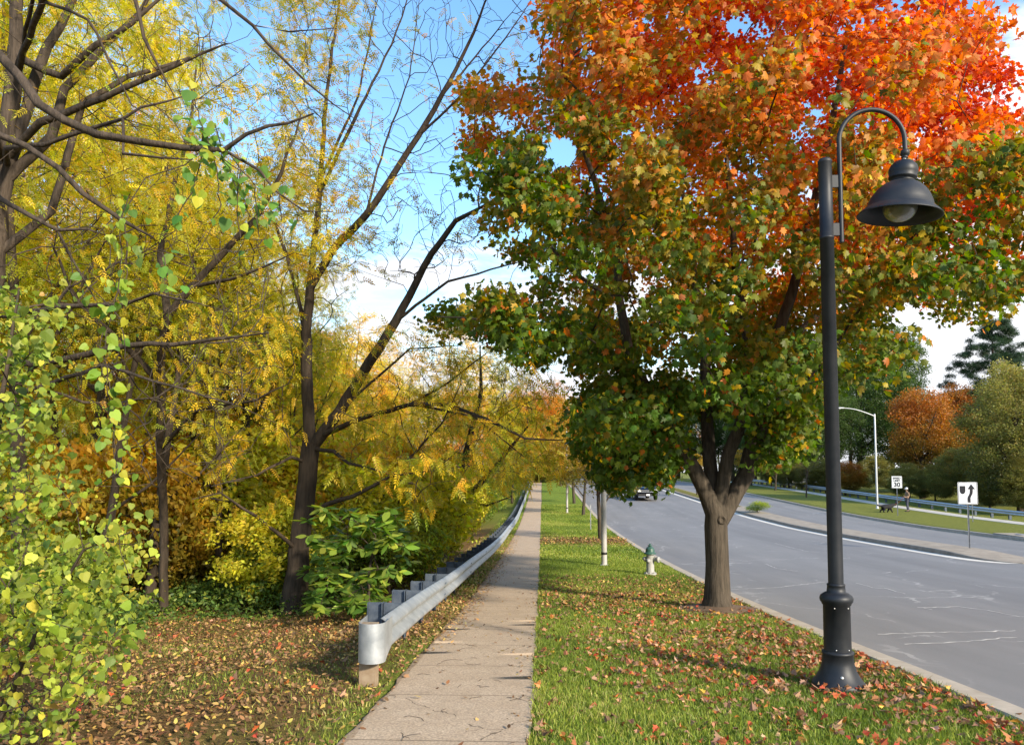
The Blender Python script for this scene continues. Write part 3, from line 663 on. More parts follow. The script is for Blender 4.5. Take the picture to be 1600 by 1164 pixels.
# a W-beam: two ridges facing the traffic side, groove between
WB = [(.0, 0), (.018, .008), (.075, .055), (.082, .075), (.075, .095), (.02, .135), (.012, .152), (.02, .169), (.075, .209), (.082, .229), (.075, .249), (.018, .296), (.0, .304)]
def beam(name, fn, s0, s1, step, m, parent, th=.006, scale=1):
    """fn(s) -> (x,y,ztop, facing_x, facing_y)"""
    mb_ = MB(); ss = list(np.arange(s0, s1 + step / 2, step)); n = len(WB); V = []; F = []
    for s_ in ss:
        x, y, zt_, fx, fy = fn(s_)
        for sidee in (0, 1):
            for d, h_ in WB: V.append((x + fx * (d * scale - sidee * th), y + fy * (d * scale - sidee * th), zt_ - .304 * scale + h_ * scale))
    for i in range(len(ss) - 1):
        a = i * 2 * n; c_ = (i + 1) * 2 * n
        for k in range(n - 1):
            F.append((a + k, a + k + 1, c_ + k + 1, c_ + k)); F.append((a + n + k + 1, a + n + k, c_ + n + k, c_ + n + k + 1))
        F.append((a + n - 1, a + 2 * n - 1, c_ + 2 * n - 1, c_ + n - 1)); F.append((a + n, a, c_, c_ + n))
    mb_.add(V, F, True); return mb_.build(name, m, parent)
_t = [(6.2, 1.19), (9.7, 1.47), (14.4, 1.67), (20, 1.93), (26, 2.13), (34, 2.27), (42, 2.32), (50, 2.19), (59, 1.93), (70, 1.55), (85, 1.12), (100, .75)]
def railtop(y): return CAM_Z - float(np.interp(y, np.arange(0, 120, .5), _rt))
_rt = np.convolve(np.pad(np.interp(np.arange(0, 120, .5), [a for a, b_ in _t], [b_ for a, b_ in _t]), 6, mode='edge'), np.ones(13) / 13, 'valid')
RXN = -1.43
gr = thing('guard_rail', 'long galvanised guardrail with curved end cap running beside the footpath', 'guardrail', (RXN, 6.4, g1(RXN, 6.4)))
inv = Matrix.Translation(-gr.location)
def base_fix(o, root): o.location = -root.location; return o
Y0 = 6.55
sec = [Y0 + 3.81 * k for k in range(0, 26)]
for a, c_ in zip(sec[:-1], sec[1:]):
    k = (sec.index(a) % 2) * .003
    base_fix(beam('rail', lambda y, k=k: (RXN + k + .012 * math.sin(y * .35), y, railtop(y), 1, 0), a, c_ + .12, .4905 if True else .5, GALV, gr), gr)
# joint bolts
for a in sec[1:6]:
    mb = MB()
    for hh in (.05, .10, .205, .255):
        for dy in (-.04, .05): mb.lathe([(.011, 0), (.009, .007), (.001, .009)], (RXN + (.072 if hh not in (.10, .205) else .062), a + .06 + dy, railtop(a) - .304 + hh), 8, Matrix.Rotation(R(90), 3, 'Y'))
    base_fix(mb.build('bolt', GALVD, gr), gr)
# rounded end cap: sheet wrapped round the first post
zt_ = railtop(Y0); mb = MB(); V = []; F = []; nseg = 26
capc = Vector((RXN - .025, Y0 - .12, 0)); rc = .115
path2 = [(RXN + .09, Y0 + .10), (RXN + .092, Y0 - .10)]
for k in range(nseg + 1):
    a = math.pi * 0 - math.pi * 1.0 * k / nseg; path2.append((capc.x + rc * math.cos(a), capc.y - .06 + rc * 1.0 * math.sin(a)))
path2.append((capc.x - rc, Y0 + .12))
hh_ = .325; nn = len(path2)
for i, (x, y) in enumerate(path2):
    low_ = zt_ - hh_ + (.085 if i == 0 else .04 if i == 1 else 0); V += [(x, y, zt_ + .006), (x, y, zt_ - .1), (x, y, zt_ - .2), (x, y, low_)]
for i in range(nn - 1):
    for k in range(3): F.append((4 * i + k, 4 * i + k + 1, 4 * i + 4 + k + 1, 4 * i + 4 + k))
mb.add(V, F, True); V2 = [(capc.x + (x - capc.x) * .965, capc.y + (y - capc.y) * .965, z) for x, y, z in V]; mb.add(V2, [f[::-1] for f in F], True)
V3 = []
for i in range(nn): V3 += [V[4 * i], V2[4 * i], V[4 * i + 3], V2[4 * i + 3]]
mb.add(V3, [(4 * i, 4 * i + 1, 4 * i + 5, 4 * i + 4) for i in range(nn - 1)] + [(4 * i + 2, 4 * i + 6, 4 * i + 7, 4 * i + 3) for i in range(nn - 1)])
base_fix(mb.build('end_cap', GALV, gr), gr)
def ibeam(mb_, x, y, z0, z1, wd=.15, dp=.10, tf=.009):
    mb_.box((x + wd / 2, y, (z0 + z1) / 2), (tf, dp, z1 - z0)); mb_.box((x - wd / 2, y, (z0 + z1) / 2), (tf, dp, z1 - z0)); mb_.box((x, y, (z0 + z1) / 2), (wd - tf, tf * .8, z1 - z0)); return mb_
y = Y0 + .02; k = 0
base_fix(MB().box((RXN - .07, Y0 - .10, (zt_ - .02 + g1(RXN, Y0) - .2) / 2), (.15, .10, zt_ - .02 - g1(RXN, Y0) + .2), bev=.004).build('post', RUST, gr), gr)
y += 1.15
while y < 96:
    zt = railtop(y); gb = g1(RXN - .25, y) - .3
    base_fix(ibeam(MB(), RXN - .30, y, gb, zt - .005).build('post', GALVD, gr), gr)
    base_fix(ibeam(MB(), RXN - .108, y, min(zt - .33, gb + 1), zt - .008, .19).build('blockout', GALVD, gr), gr) if y < 40 else None
    y += 1.27 if y < 60 else 1.9
# far rail
fr_ = thing('guard_rail', 'galvanised guardrail behind the far footpath in front of the woods', 'guardrail', (RX, 30, g1(RX, 30)))
for a in np.arange(24, 112, 7.62):
    base_fix(beam('rail', lambda y: (RX, y, g1(RX, y) + .70 , -1, 0), a, a + 7.63, .7625, GALV, fr_, scale=1.05), fr_)
y = 30.
while y < 110:
    base_fix(MB().box((RX + .12, y, g1(RX, y) + .25), (.15, .12, .86)).build('post', RUST if y > 999 else GALVD, fr_), fr_); y += 1.905

# ================================================================ STREET LIGHT POLES
PW = weathered('pole_grey_paint', (.50, .52, .54), (.60, .61, .62), .45, .3, 3)
BLACK = mat('black_band', (.012, .012, .012), .6)
def light_pole(base, Hh, arm, label, lean=0, white=None, band=False, azi=math.pi):
    t_ = thing('light_pole', label, 'light pole', tuple(base), azi, 'tapered street light poles')
    m_ = white or PW
    MB().lathe([(.12, -.04), (.12, .03), (.085, .035), (.080, .06), (.078, .3), (.068, Hh * .5), (.055, Hh - .02), (.05, Hh), (.02, Hh + .03), (.001, Hh + .035)], seg=20).build('pole', m_, t_)
    pts = [(0, 0, Hh - .15)]
    for k in range(1, 13):
        f = k / 12; pts.append((arm * f, 0, Hh - .15 + .62 * math.sin(f * math.pi / 2)))
    MB().tube(pts, [.04 - .0012 * k for k in range(13)], 10).build('arm', m_, t_)
    mb_ = MB(); zt_ = pts[-1][2]
    mb_.tube([(arm - .12, 0, zt_), (arm + .05, 0, zt_ + .02), (arm + .3, 0, zt_ + .015), (arm + .55, 0, zt_ - .01), (arm + .62, 0, zt_ - .02)], [.045, .10, .13, .10, .03], 12)
    V = mb_.v; mb_.v = [(x, y, zt_ + (z - zt_) * .5) for x, y, z in V]
    lm = mb_.build('luminaire', m_, t_)
    MB().lathe([(.08, 0), (.07, -.035), (.03, -.055), (.001, -.06)], (arm + .3, 0, zt_ - .045), 14).build('lens', mat('lens', (.55, .55, .5), .2), lm)
    if band: MB().lathe([(.081, .31), (.084, .315), (.0835, .37), (.080, .375)], seg=20).build('band', BLACK, t_)
    return t_
WHT = weathered('pole_white_paint', (.44, .43, .41), (.34, .33, .31), .5, .1, 4)
q = P(1371, 797, 57); light_pole((q.x, q.y, g1(q.x, q.y)), 7.1, 2.3, 'slim grey street light pole with curved arm on the far verge by the running dog')
q = P(944, 872, 20.6); light_pole((q.x, q.y, g1(q.x, q.y)), 7.0, 1.8, 'white street light pole with black band rising into the maple leaves', white=WHT, band=True, azi=0)
q = P(886, 803, 52); light_pole((q.x, q.y, g1(q.x, q.y)), 6.0, 1.5, 'distant white pole with black band on the verge right of the footpath', white=WHT, band=True, azi=0)

# ================================================================ SIGNS
SW = mat('sign_white', (.74, .76, .78), .45); SB = mat('sign_black', (.012, .012, .016), .5); SP = weathered('sign_post_steel', (.20, .21, .22), (.32, .33, .34), .6, .4, 10); SBK = weathered('sign_back', (.45, .46, .47), (.35, .36, .37), .5, .5, 6)
def text_mesh(name, s_, size, loc, m, parent, bold=.0):
    cu = bpy.data.curves.new('t', 'FONT'); cu.body = s_; cu.size = size; cu.align_x = 'CENTER'; cu.align_y = 'CENTER'; cu.extrude = .003; cu.offset = bold
    to = bpy.data.objects.new('t', cu); COL.objects.link(to); bpy.context.view_layer.update()
    me = bpy.data.meshes.new_from_object(to.evaluated_get(bpy.context.evaluated_depsgraph_get())); bpy.data.objects.remove(to)
    me.transform(Matrix.Translation(loc) @ Matrix.Rotation(R(90), 4, 'X')); return link(name, me, m, parent)
def rrect(w_, h_, r_, n=5):
    o_ = []
    for cx, cz, a0 in ((w_ / 2 - r_, h_ / 2 - r_, 0), (-w_ / 2 + r_, h_ / 2 - r_, 90), (-w_ / 2 + r_, -h_ / 2 + r_, 180), (w_ / 2 - r_, -h_ / 2 + r_, 270)):
        for k in range(n + 1):
            a = R(a0 + 90 * k / n); o_.append((cx + r_ * math.cos(a), cz + r_ * math.sin(a)))
    return o_[::-1]
def sign(name, base, w_, h_, ztop, label, cat='road sign', rz=0, back=False):
    t_ = thing(name, label, cat, tuple(base), rz)
    MB().box((0, .03, ztop / 2 - .1), (.045, .008, ztop + .1)).box((-.024, .017, ztop / 2 - .1), (.006, .022, ztop + .1)).box((.024, .017, ztop / 2 - .1), (.006, .022, ztop + .1)).build('post', SP, t_)
    V, F = prism(rrect(w_, h_, .04), .004); pb = MB(); pb.add([(x, y, z + ztop - h_ / 2) for x, y, z in V], F); pn = pb.build('panel', SBK if back else SW, t_)
    if not back:
        bo = rrect(w_ - .025, h_ - .025, .032); bi = rrect(w_ - .055, h_ - .055, .022); n = len(bo)
        mb_ = MB(); mb_.add([(x, -.0045, z + ztop - h_ / 2) for x, z in bo] + [(x, -.0045, z + ztop - h_ / 2) for x, z in bi], [(i, (i + 1) % n, (i + 1) % n + n, i + n) for i in range(n)]); mb_.build('border', SB, pn)
    for zz_ in (ztop - .09, ztop - h_ + .09): MB().lathe([(.012, 0), (.012, .006), (.001, .008)], (0, -.002, zz_), 8, Matrix.Rotation(R(90), 3, 'X')).build('bolt', SBK, t_)
    return t_, pn
q = P(1515, 851, 27.5); b_ = Vector((q.x, q.y, CAM_Z - float(D(q.y)) + .02))
kr, pn = sign('traffic_sign', b_, .64, .80, 2.38, 'white keep right sign with curved black arrow on the median island', rz=R(-12))
def sym(polys, w_, h_, ztop, parent, name='symbol'):
    mb_ = MB()
    for pl in polys:
        V, F = prism([((x - .5) * w_, ztop - z * h_) for x, z in pl], .003); mb_.add([(x, y - .0045, z) for x, y, z in V], F)
    return mb_.build(name, SB, parent)
shield = [(.10, .17), (.10, .38)] + [(.245 + .145 * math.cos(a), .38 + .16 * math.sin(a)) for a in np.linspace(math.pi, 0, 9)[1:-1]] + [(.39, .38), (.39, .17)]
st = [(.48, .92), (.48, .74), (.50, .66), (.56, .57), (.60, .49), (.61, .40), (.61, .31), (.76, .31), (.76, .42), (.74, .53), (.68, .62), (.64, .70), (.635, .78), (.635, .92)]
sym([shield, st, [(.50, .315), (.685, .08), (.88, .315)]], .64, .80, 2.38, pn)
q = P(1403, 806, 50); b_ = Vector((q.x, q.y, g1(q.x, q.y)))
sl, pn = sign('speed_limit_sign', b_, .63, .80, 2.62, 'white speed limit 30 sign on the far verge beside the walker', rz=R(-14))
text_mesh('lettering', 'SPEED', .17, (0, -.006, 2.62 - .15), SB, pn, .006); text_mesh('lettering', 'LIMIT', .17, (0, -.006, 2.62 - .31), SB, pn, .006); text_mesh('lettering', '30', .40, (0, -.006, 2.62 - .58), SB, pn, .012)
q = P(1520, 812, 45); b_ = Vector((q.x, q.y, g1(q.x, q.y))); sign('traffic_sign', b_, .45, .58, 2.36, 'grey back of a sign standing on the far verge behind the keep right sign', rz=R(150), back=True)
q = P(923, 824, 38); t_ = thing('marker_post', 'thin grey marker post standing on the near verge by the small tree', 'post', (q.x, q.y, g1(q.x, q.y)))
MB().box((0, 0, .62), (.05, .008, 1.3)).box((-.022, .012, .62), (.006, .02, 1.3)).build('post_shaft', SP, t_); MB().box((0, -.006, 1.16), (.06, .004, .16)).build('reflector', SBK, t_)

# storm drain inlet
q = Gp(1545, 838); dx, dy = FX - .32, q.y
ti = thing('storm_drain', 'concrete storm drain inlet set in the far kerb', 'drain', (FX, dy, CAM_Z - float(D(dy))))
mb = MB().box((.62, 0, .03), (1.1, 2.2, .09), bev=.02); mb.build('slab', KMD, ti)
MB().box((.05, 0, -.07), (.09, 1.7, .09)).build('opening', mat('drain_dark', (.01, .01, .01), .9), ti); MB().lathe([(.28, 0), (.28, .012), (.001, .013)], (.7, 0, .076), 20).build('cover', SP, ti)

# ================================================================ CAR
q = P(1003, 786, 69); cz = rz_(q.x, q.y)
car = thing('parked_car', 'dark blue pickup coming up the road, half hidden by maple leaves', 'car', (q.x, q.y, cz), R(4)); car.name = 'car'
CP = mat('car_paint', (.012, .016, .035), .25, .3, .6); CP.node_tree.nodes['Principled BSDF'].inputs['Coat Weight'].default_value = .8
CG = mat('car_glass', (.02, .03, .03), .05, 0, .8); CB = mat('car_black', (.012, .012, .012), .6); CC = mat('chrome', (.6, .6, .6), .2, .9); TY = mat('tyre', (.015, .015, .015), .9)
def loft(secs):
    """secs: list of (y, half width, z0, z1, taper) rounded boxes"""
    mb_ = MB(); V = []; n = 12
    for y, hw, z0, z1, tp in secs:
        r_ = min(.12, (z1 - z0) * .3)
        for (sx, zc_, a0) in ((1, z0, -90), (1, z1, 0), (-1, z1, 90), (-1, z0, 180)):
            for k in range(3):
                a = R(a0 + 45 * k); hwz = hw if zc_ == z0 else hw * tp
                cx = sx * (hwz - r_); cz_ = zc_ + (r_ if zc_ == z0 else -r_); V.append((cx + r_ * math.cos(a), y, cz_ + r_ * math.sin(a)))
    m_ = len(secs); F = [(i * n + k, i * n + (k + 1) % n, (i + 1) * n + (k + 1) % n, (i + 1) * n + k) for i in range(m_ - 1) for k in range(n)]
    F += [tuple(range(n)), tuple(range((m_ - 1) * n, m_ * n))[::-1]]; mb_.add(V, F, True); return mb_
loft([(-2.6, .80, .50, .98, .97), (-2.52, .93, .40, 1.10, .96), (-1.9, .97, .36, 1.17, .94), (-1.1, .98, .34, 1.22, .94), (0, .98, .34, 1.26, .95), (1.4, .98, .34, 1.26, .96), (2.5, .96, .40, 1.26, .97), (2.62, .92, .48, 1.2, .97)]).build('body', CP, car)
loft([(-1.15, .86, 1.18, 1.24, .95), (-.45, .85, 1.18, 1.76, .84), (.2, .84, 1.18, 1.86, .84), (1.0, .84, 1.18, 1.84, .84), (1.35, .84, 1.18, 1.3, .95)]).build('cabin', CP, car)
wv = [(-.74, -1.10, 1.27), (.74, -1.10, 1.27), (.64, -.47, 1.74), (-.64, -.47, 1.74)]
mb = MB(); mb.add([(x, y - .03, z + .03) for x, y, z in wv] + wv, [(0, 1, 2, 3), (4, 7, 6, 5), (0, 4, 5, 1), (1, 5, 6, 2), (2, 6, 7, 3), (3, 7, 4, 0)]); mb.build('windscreen', CG, car)
mb = MB().box((0, -2.62, .80), (1.15, .05, .26), bev=.02)
g_ = mb.build('grille', CB, car); MB().box((0, -2.655, .86), (1.2, .03, .05), bev=.01).box((0, -2.655, .73), (1.2, .03, .04), bev=.01).build('bar', CC, g_)
MB().box((0, -2.66, .47), (1.75, .14, .18), bev=.04).build('bumper', CB, car)
for s in (-1, 1):
    MB().box((s * .74, -2.58, .85), (.30, .12, .22), bev=.03).build('headlight', mat('headlight', (.7, .7, .62), .1), car)
    MB().box((s * 1.08, -.75, 1.28), (.20, .10, .22), bev=.03).build('mirror', CB, car)
    sv = [(s * .86, -.95, 1.27), (s * .86, .95, 1.27), (s * .735, .85, 1.74), (s * .74, -.42, 1.72)]
    mb = MB(); mb.add(sv + [(x - s * .03, y, z) for x, y, z in sv], [(0, 1, 2, 3), (7, 6, 5, 4), (0, 4, 5, 1), (1, 5, 6, 2), (2, 6, 7, 3), (3, 7, 4, 0)]); mb.build('side_window', CG, car)
    for y in (-1.75, 1.7):
        rm = Matrix.Rotation(R(90), 3, 'Y'); wl = MB().lathe([(.2, -.12), (.33, -.125), (.37, -.10), (.37, .10), (.33, .125), (.2, .12)], (s * .87, y, .37), 24, rm).build('wheel', TY, car)
        MB().lathe([(.001, -.10), (.06, -.105), (.21, -.06), (.215, .06), (.06, .105), (.001, .10)], (s * .87, y, .37), 16, rm).build('rim', CC, wl)
MB().box((0, -2.735, .48), (.31, .01, .15)).build('number_plate', SW, car)

# ================================================================ PERSON + DOG
def skin(name, verts, edges, radii, m, parent, root=0, sub=2):
    me = bpy.data.meshes.new(name); me.from_pydata(verts, edges, []); o_ = bpy.data.objects.new(name, me); COL.objects.link(o_)
    md = o_.modifiers.new('s', 'SKIN'); md.use_smooth_shade = True; sv = me.skin_vertices[0].data
    for i, r_ in enumerate(radii): sv[i].radius = (r_, r_) if not isinstance(r_, tuple) else r_; sv[i].use_root = (i == root)
    s2 = o_.modifiers.new('u', 'SUBSURF'); s2.levels = sub; s2.render_levels = sub
    bpy.context.view_layer.update(); m2 = bpy.data.meshes.new_from_object(o_.evaluated_get(bpy.context.evaluated_depsgraph_get())); bpy.data.objects.remove(o_)
    return link(name, m2, m, parent)
q = P(1418, 801, 54); pb_ = Vector((q.x, q.y, g1(q.x, q.y)))
pr = thing('person', 'person in white cap, tan top and blue trousers walking a dog on the far verge', 'person', tuple(pb_), 0)
SKIN = mat('skin', (.42, .26, .18), .6)
V = [(0, 0, .88), (.0, 0, 1.08), (.02, 0, 1.28), (0, 0, 1.38), (-.015, 0, 1.44), (-.02, 0, 1.52), (-.025, 0, 1.60),
     (.02, -.17, 1.33), (.06, -.20, 1.10), (-.16, -.20, 1.02), (-.32, -.18, 1.06),
     (.02, .17, 1.33), (.0, .21, 1.10), (-.17, .19, 1.0), (-.30, .15, 1.02),
     (-.02, -.09, .84), (-.07, -.10, .47), (-.02, -.10, .08), (-.13, -.11, .035),
     (.02, .09, .84), (.06, .10, .47), (.15, .10, .09), (.04, .11, .035)]
E = [(0, 1), (1, 2), (2, 3), (3, 4), (4, 5), (5, 6), (2, 7), (7, 8), (8, 9), (9, 10), (2, 11), (11, 12), (12, 13), (13, 14), (0, 15), (15, 16), (16, 17), (17, 18), (0, 19), (19, 20), (20, 21), (21, 22)]
rd = [(.12, .15), (.105, .13), (.12, .16), .06, .05, (.095, .078), (.075, .065), .055, .042, .034, .024, .055, .042, .034, .024, .085, .055, .036, .032, .085, .055, .036, .032]
skin('body', V, E, rd, SKIN, pr)
up_ = [0, 1, 2, 3, 7, 8, 9, 11, 12, 13]
def subfig(name, idx, grow_, m, root):
    mp_ = {k: i for i, k in enumerate(idx)}; vs = [V[k] for k in idx]; es = [(mp_[a], mp_[b2]) for a, b2 in E if a in mp_ and b2 in mp_]
    return skin(name, vs, es, [tuple(x + grow_ for x in (rd[k] if isinstance(rd[k], tuple) else (rd[k], rd[k]))) for k in idx], m, pr, mp_[root])
subfig('shirt', up_, .014, mat('shirt_tan', (.22, .15, .10), .85), 1)
subfig('trousers', [0, 15, 16, 17, 19, 20, 21], .016, mat('trousers_blue', (.055, .06, .085), .85), 0)
for k in (17, 21): MB().box((V[k][0] - .07, V[k][1], .035), (.26, .10, .075), bev=.03).build('shoe', CB, pr)
MB().lathe([(.092, 0), (.095, .03), (.085, .075), (.05, .11), (.001, .12)], (-.022, 0, 1.595), 18).box((-.13, 0, 1.602), (.13, .14, .012), bev=.004).build('cap', SW, pr)
MB().lathe([(.06, -.12), (.09, -.05), (.088, .02), (.07, .04)], (.015, 0, 1.57), 14).build('hair', mat('hair', (.02, .014, .01), .8), pr)
MB().lathe([(.002, -.02), (.014, -.01), (.008, .02), (.001, .022)], (-.118, 0, 1.545), 8).build('nose', SKIN, pr)
q = P(1385, 800.5, 53); db = Vector((q.x, q.y, g1(q.x, q.y)))
dg = thing('dog', 'shaggy black dog trotting on the far verge in front of the walker', 'dog', tuple(db), R(3))
V2 = [(-.18, 0, .43), (.05, 0, .42), (.27, 0, .43), (.40, 0, .50), (.50, 0, .545), (.60, 0, .525), (.69, 0, .495),
      (-.34, 0, .46), (-.50, 0, .47), (-.66, 0, .55),
      (.26, -.09, .30), (.31, -.09, .16), (.37, -.09, .03), (.41, -.09, .02), (.24, .09, .30), (.19, .09, .16), (.12, .09, .04), (.16, .09, .02),
      (-.19, -.09, .31), (-.14, -.10, .22), (-.26, -.10, .14), (-.22, -.10, .02), (-.17, -.10, .02), (-.22, .09, .31), (-.22, .10, .21), (-.36, .10, .15), (-.38, .10, .03), (-.33, .10, .02),
      (.49, -.06, .62), (.49, .06, .62)]
E2 = [(0, 1), (1, 2), (2, 3), (3, 4), (4, 5), (5, 6), (0, 7), (7, 8), (8, 9), (2, 10), (10, 11), (11, 12), (12, 13), (2, 14), (14, 15), (15, 16), (16, 17), (0, 18), (18, 19), (19, 20), (20, 21), (21, 22), (0, 23), (23, 24), (24, 25), (25, 26), (26, 27), (4, 28), (4, 29)]
rd2 = [(.15, .17), (.15, .17), (.155, .19), .12, .105, .075, .05, .075, .07, .045, .08, .06, .045, .042, .08, .06, .045, .042, .10, .08, .055, .045, .042, .10, .08, .055, .045, .042, .04, .04]
FUR = mat('black_fur', (.010, .010, .012), .75); t3, b3 = nodes(FUR); bump(t3, b3, noise(t3, pos_node(t3), 45, 6), 1, .03)
skin('body', V2, E2, rd2, FUR, dg)
MB().lathe([(.088, -.02), (.088, .02)], (.37, 0, .49), 16, Vector((1, 0, .6)).to_track_quat('Z', 'Y').to_matrix()).build('collar', mat('collar', (.3, .02, .02), .6), dg)
mb = MB(); a = Vector((pb_.x - .32, pb_.y - .17, pb_.z + 1.05)); c_ = Vector((db.x + .38, db.y - .0, db.z + .57)); pts = [a.lerp(c_, k / 14) - Vector((0, 0, .18 * math.sin(math.pi * k / 14))) for k in range(15)]
o = mb.tube(pts, .006, 6).build('leash', mat('leash', (.3, .03, .03), .7)); tag(o, 'thin red leash running from the walker to the black dog', 'leash')

# ================================================================ HOUSE behind the far trees
q = P(1243, 757, 118); hz0 = g1(q.x, q.y)
ho = thing('house', 'small blue grey house glimpsed behind the bare roadside tree', 'house', (q.x, q.y, hz0 - .8), R(12)); ho.scale = (.6, .6, .7)
HS = weathered('house_siding', (.20, .24, .29), (.26, .30, .35), .8, 0, 1); MB().box((0, 0, 1.7), (9, 6, 3.6)).build('wall', HS, ho)
mb = MB(); V = [(-4.9, -3.4, 3.4), (4.9, -3.4, 3.4), (4.9, 3.4, 3.4), (-4.9, 3.4, 3.4), (-4.9, 0, 5.6), (4.9, 0, 5.6)]; mb.add(V, [(0, 1, 5, 4), (2, 3, 4, 5), (0, 4, 3), (1, 2, 5), (0, 3, 2, 1)]); mb.build('roof', weathered('roof_shingle', (.10, .10, .11), (.15, .15, .16), .9, 0, 4), ho)
for x in (-2.8, 0, 2.8):
    wf = MB().box((x, -3.03, 2.0), (1.1, .08, 1.4), bev=.01).build('window', SW, ho); MB().box((x, -3.075, 2.0), (.92, .02, 1.2)).build('pane', CG, wf)

# ================================================================ WALNUT by the rail (bare limbs, few leaf sprays)
def local_tree(root, o): o.location = -root.location
wb = P(460, 952, 12.4); WB_ = Vector((wb.x, wb.y, g1(wb.x, wb.y)))
t = thing('walnut_tree', 'nearly bare walnut with forked dark trunk at the wood edge behind the guardrail', 'tree', tuple(WB_))
Yw = 12.4
def S(pts, rad, first=False, dy=0): return ([tuple(P(a[0], a[1], Yw + (a[2] if len(a) > 2 else 0))) for a in pts], rad, None if first else True)
skel = [([tuple(WB_ - Vector((0, 0, .2)))] + [tuple(P(a, b_, Yw)) for a, b_ in ((460, 940), (463, 905), (469, 840), (478, 770), (486, 700))], [.27, .24, .195, .175, .162, .155], None),
        S([(487, 697), (532, 642, -.1), (578, 565, -.3), (618, 503, -.4), (650, 442, -.5), (673, 398, -.6), (712, 345, -.7), (748, 326, -.7), (800, 296, -.8)], [.125, .12, .105, .095, .08, .07, .05, .03, .012]),
        S([(484, 710), (480, 600, .1), (478, 520, .1), (484, 450, .1), (520, 390, 0), (571, 337, -.2), (609, 282, -.3), (654, 213, -.4), (690, 150, -.5), (712, 110, -.5), (740, 52, -.6), (775, -40, -.6)], [.135, .12, .11, .10, .085, .075, .07, .06, .05, .042, .03, .01]),
        S([(484, 450, .1), (500, 300, .3), (510, 150, .4), (530, 0, .5), (545, -80, .5)], [.075, .06, .04, .025, .01]),
        S([(500, 300, .3), (553, 190, 0), (612, 70, -.1), (650, -40, -.2)], [.045, .035, .02, .01]),
        S([(502, 290, .3), (560, 150, .6), (590, 0, .8)], [.035, .025, .012]),
        S([(478, 520, .1), (448, 400, .4), (420, 320, .6), (395, 200, .8)], [.05, .035, .025, .01]),
        S([(571, 337, -.2), (600, 230, .2), (640, 120, .5), (655, 0, .8)], [.03, .022, .015, .008]),
        S([(654, 213, -.4), (720, 150, -.8), (790, 60, -1), (830, 0, -1.1)], [.03, .022, .015, .008]),
        S([(690, 150, -.5), (742, 90, -.2), (800, 20, 0)], [.03, .018, .008]),
        S([(620, 500, -.4), (700, 440, -.9), (790, 415, -1.2), (830, 405, -1.3)], [.035, .025, .015, .006]),
        S([(500, 682), (560, 655, -.6), (640, 632, -1.2), (700, 632, -1.5), (760, 655, -1.8), (820, 685, -2), (880, 688, -2)], [.065, .05, .042, .034, .028, .02, .01]),
        S([(640, 632, -1.2), (700, 598, -1.5), (760, 552, -1.7)], [.028, .018, .008]),
        S([(640, 632, -1.2), (740, 650, -1), (790, 690, -1), (830, 722, -.9)], [.026, .02, .014, .006]),
        S([(505, 680), (560, 615, -.5), (640, 545, -.9), (720, 540, -1.2)], [.04, .03, .02, .008]),
        S([(474, 816), (508, 789, -.3), (550, 776, -.6), (612, 743, -1), (648, 708, -1.2), (690, 662, -1.5), (720, 600, -1.6)], [.06, .048, .04, .032, .024, .016, .008]),
        S([(612, 743, -1), (680, 735, -1.2), (730, 690, -1.5)], [.02, .013, .006]),
        S([(492, 702), (522, 705, -.4), (545, 724, -.7), (600, 738, -.9), (650, 758, -1)], [.045, .04, .03, .018, .007]),
        S([(482, 715), (455, 714, -.3), (400, 743, -.8), (330, 760, -1)], [.045, .035, .022, .01]),
        S([(470, 852), (449, 845, -.3), (400, 806, -.8), (345, 770, -1.2), (300, 780, -1.5)], [.05, .04, .03, .018, .008])]
skel = [skel[0]] + [(a_, [v_ * .8 for v_ in b2_], c2_) for a_, b2_, c2_ in skel[1:]]
a1 = px_points([(380, 380), (420, 100), (440, -60), (860, -60), (850, 60), (800, 250), (800, 330), (740, 420), (660, 440), (560, 440), (480, 430)], (11.2, 13.6), 1150)
a2 = px_points([(520, 520), (700, 500), (860, 560), (870, 720), (700, 790), (560, 780), (520, 700)], (9.9, 12.4), 170)
a3 = px_points([(300, 500), (460, 480), (460, 830), (300, 800)], (11, 13), 50)
pos, par, rr, tips = grow(skel, np.concatenate([a1, a2, a3]), .0033, 2.35, .22, .12, 0, .09)
local_tree(t, tube_tree('trunk', pos, par, rr, BARK, t, 9))
tp = pos[tips]; pxy = proj(tp); up_ = pxy[:, 1] < 470
wgt = np.where(up_, np.where(pxy[:, 0] < 570, .42, .035), .62); sel = tp[rng.random(len(tp)) < wgt]
lp, ln_, lt, cc = cluster_leaves(sel, 11, .34, np.array([wb.x, 12.4, 3]), .6, .9, .5)
k_ = proj(lp)[:, 1] < 470
cl = cramp(rng.random(len(lp)), [(0, (.16, .22, .015)), (.35, (.40, .36, .02)), (.7, (.60, .40, .02)), (1, (.52, .28, .02))])
local_tree(t, leaves_mesh('crown', SPRAY_T, lp, ln_, lt, rng.uniform(.15, .27, len(lp)), jitter(cl), LEAF, t))

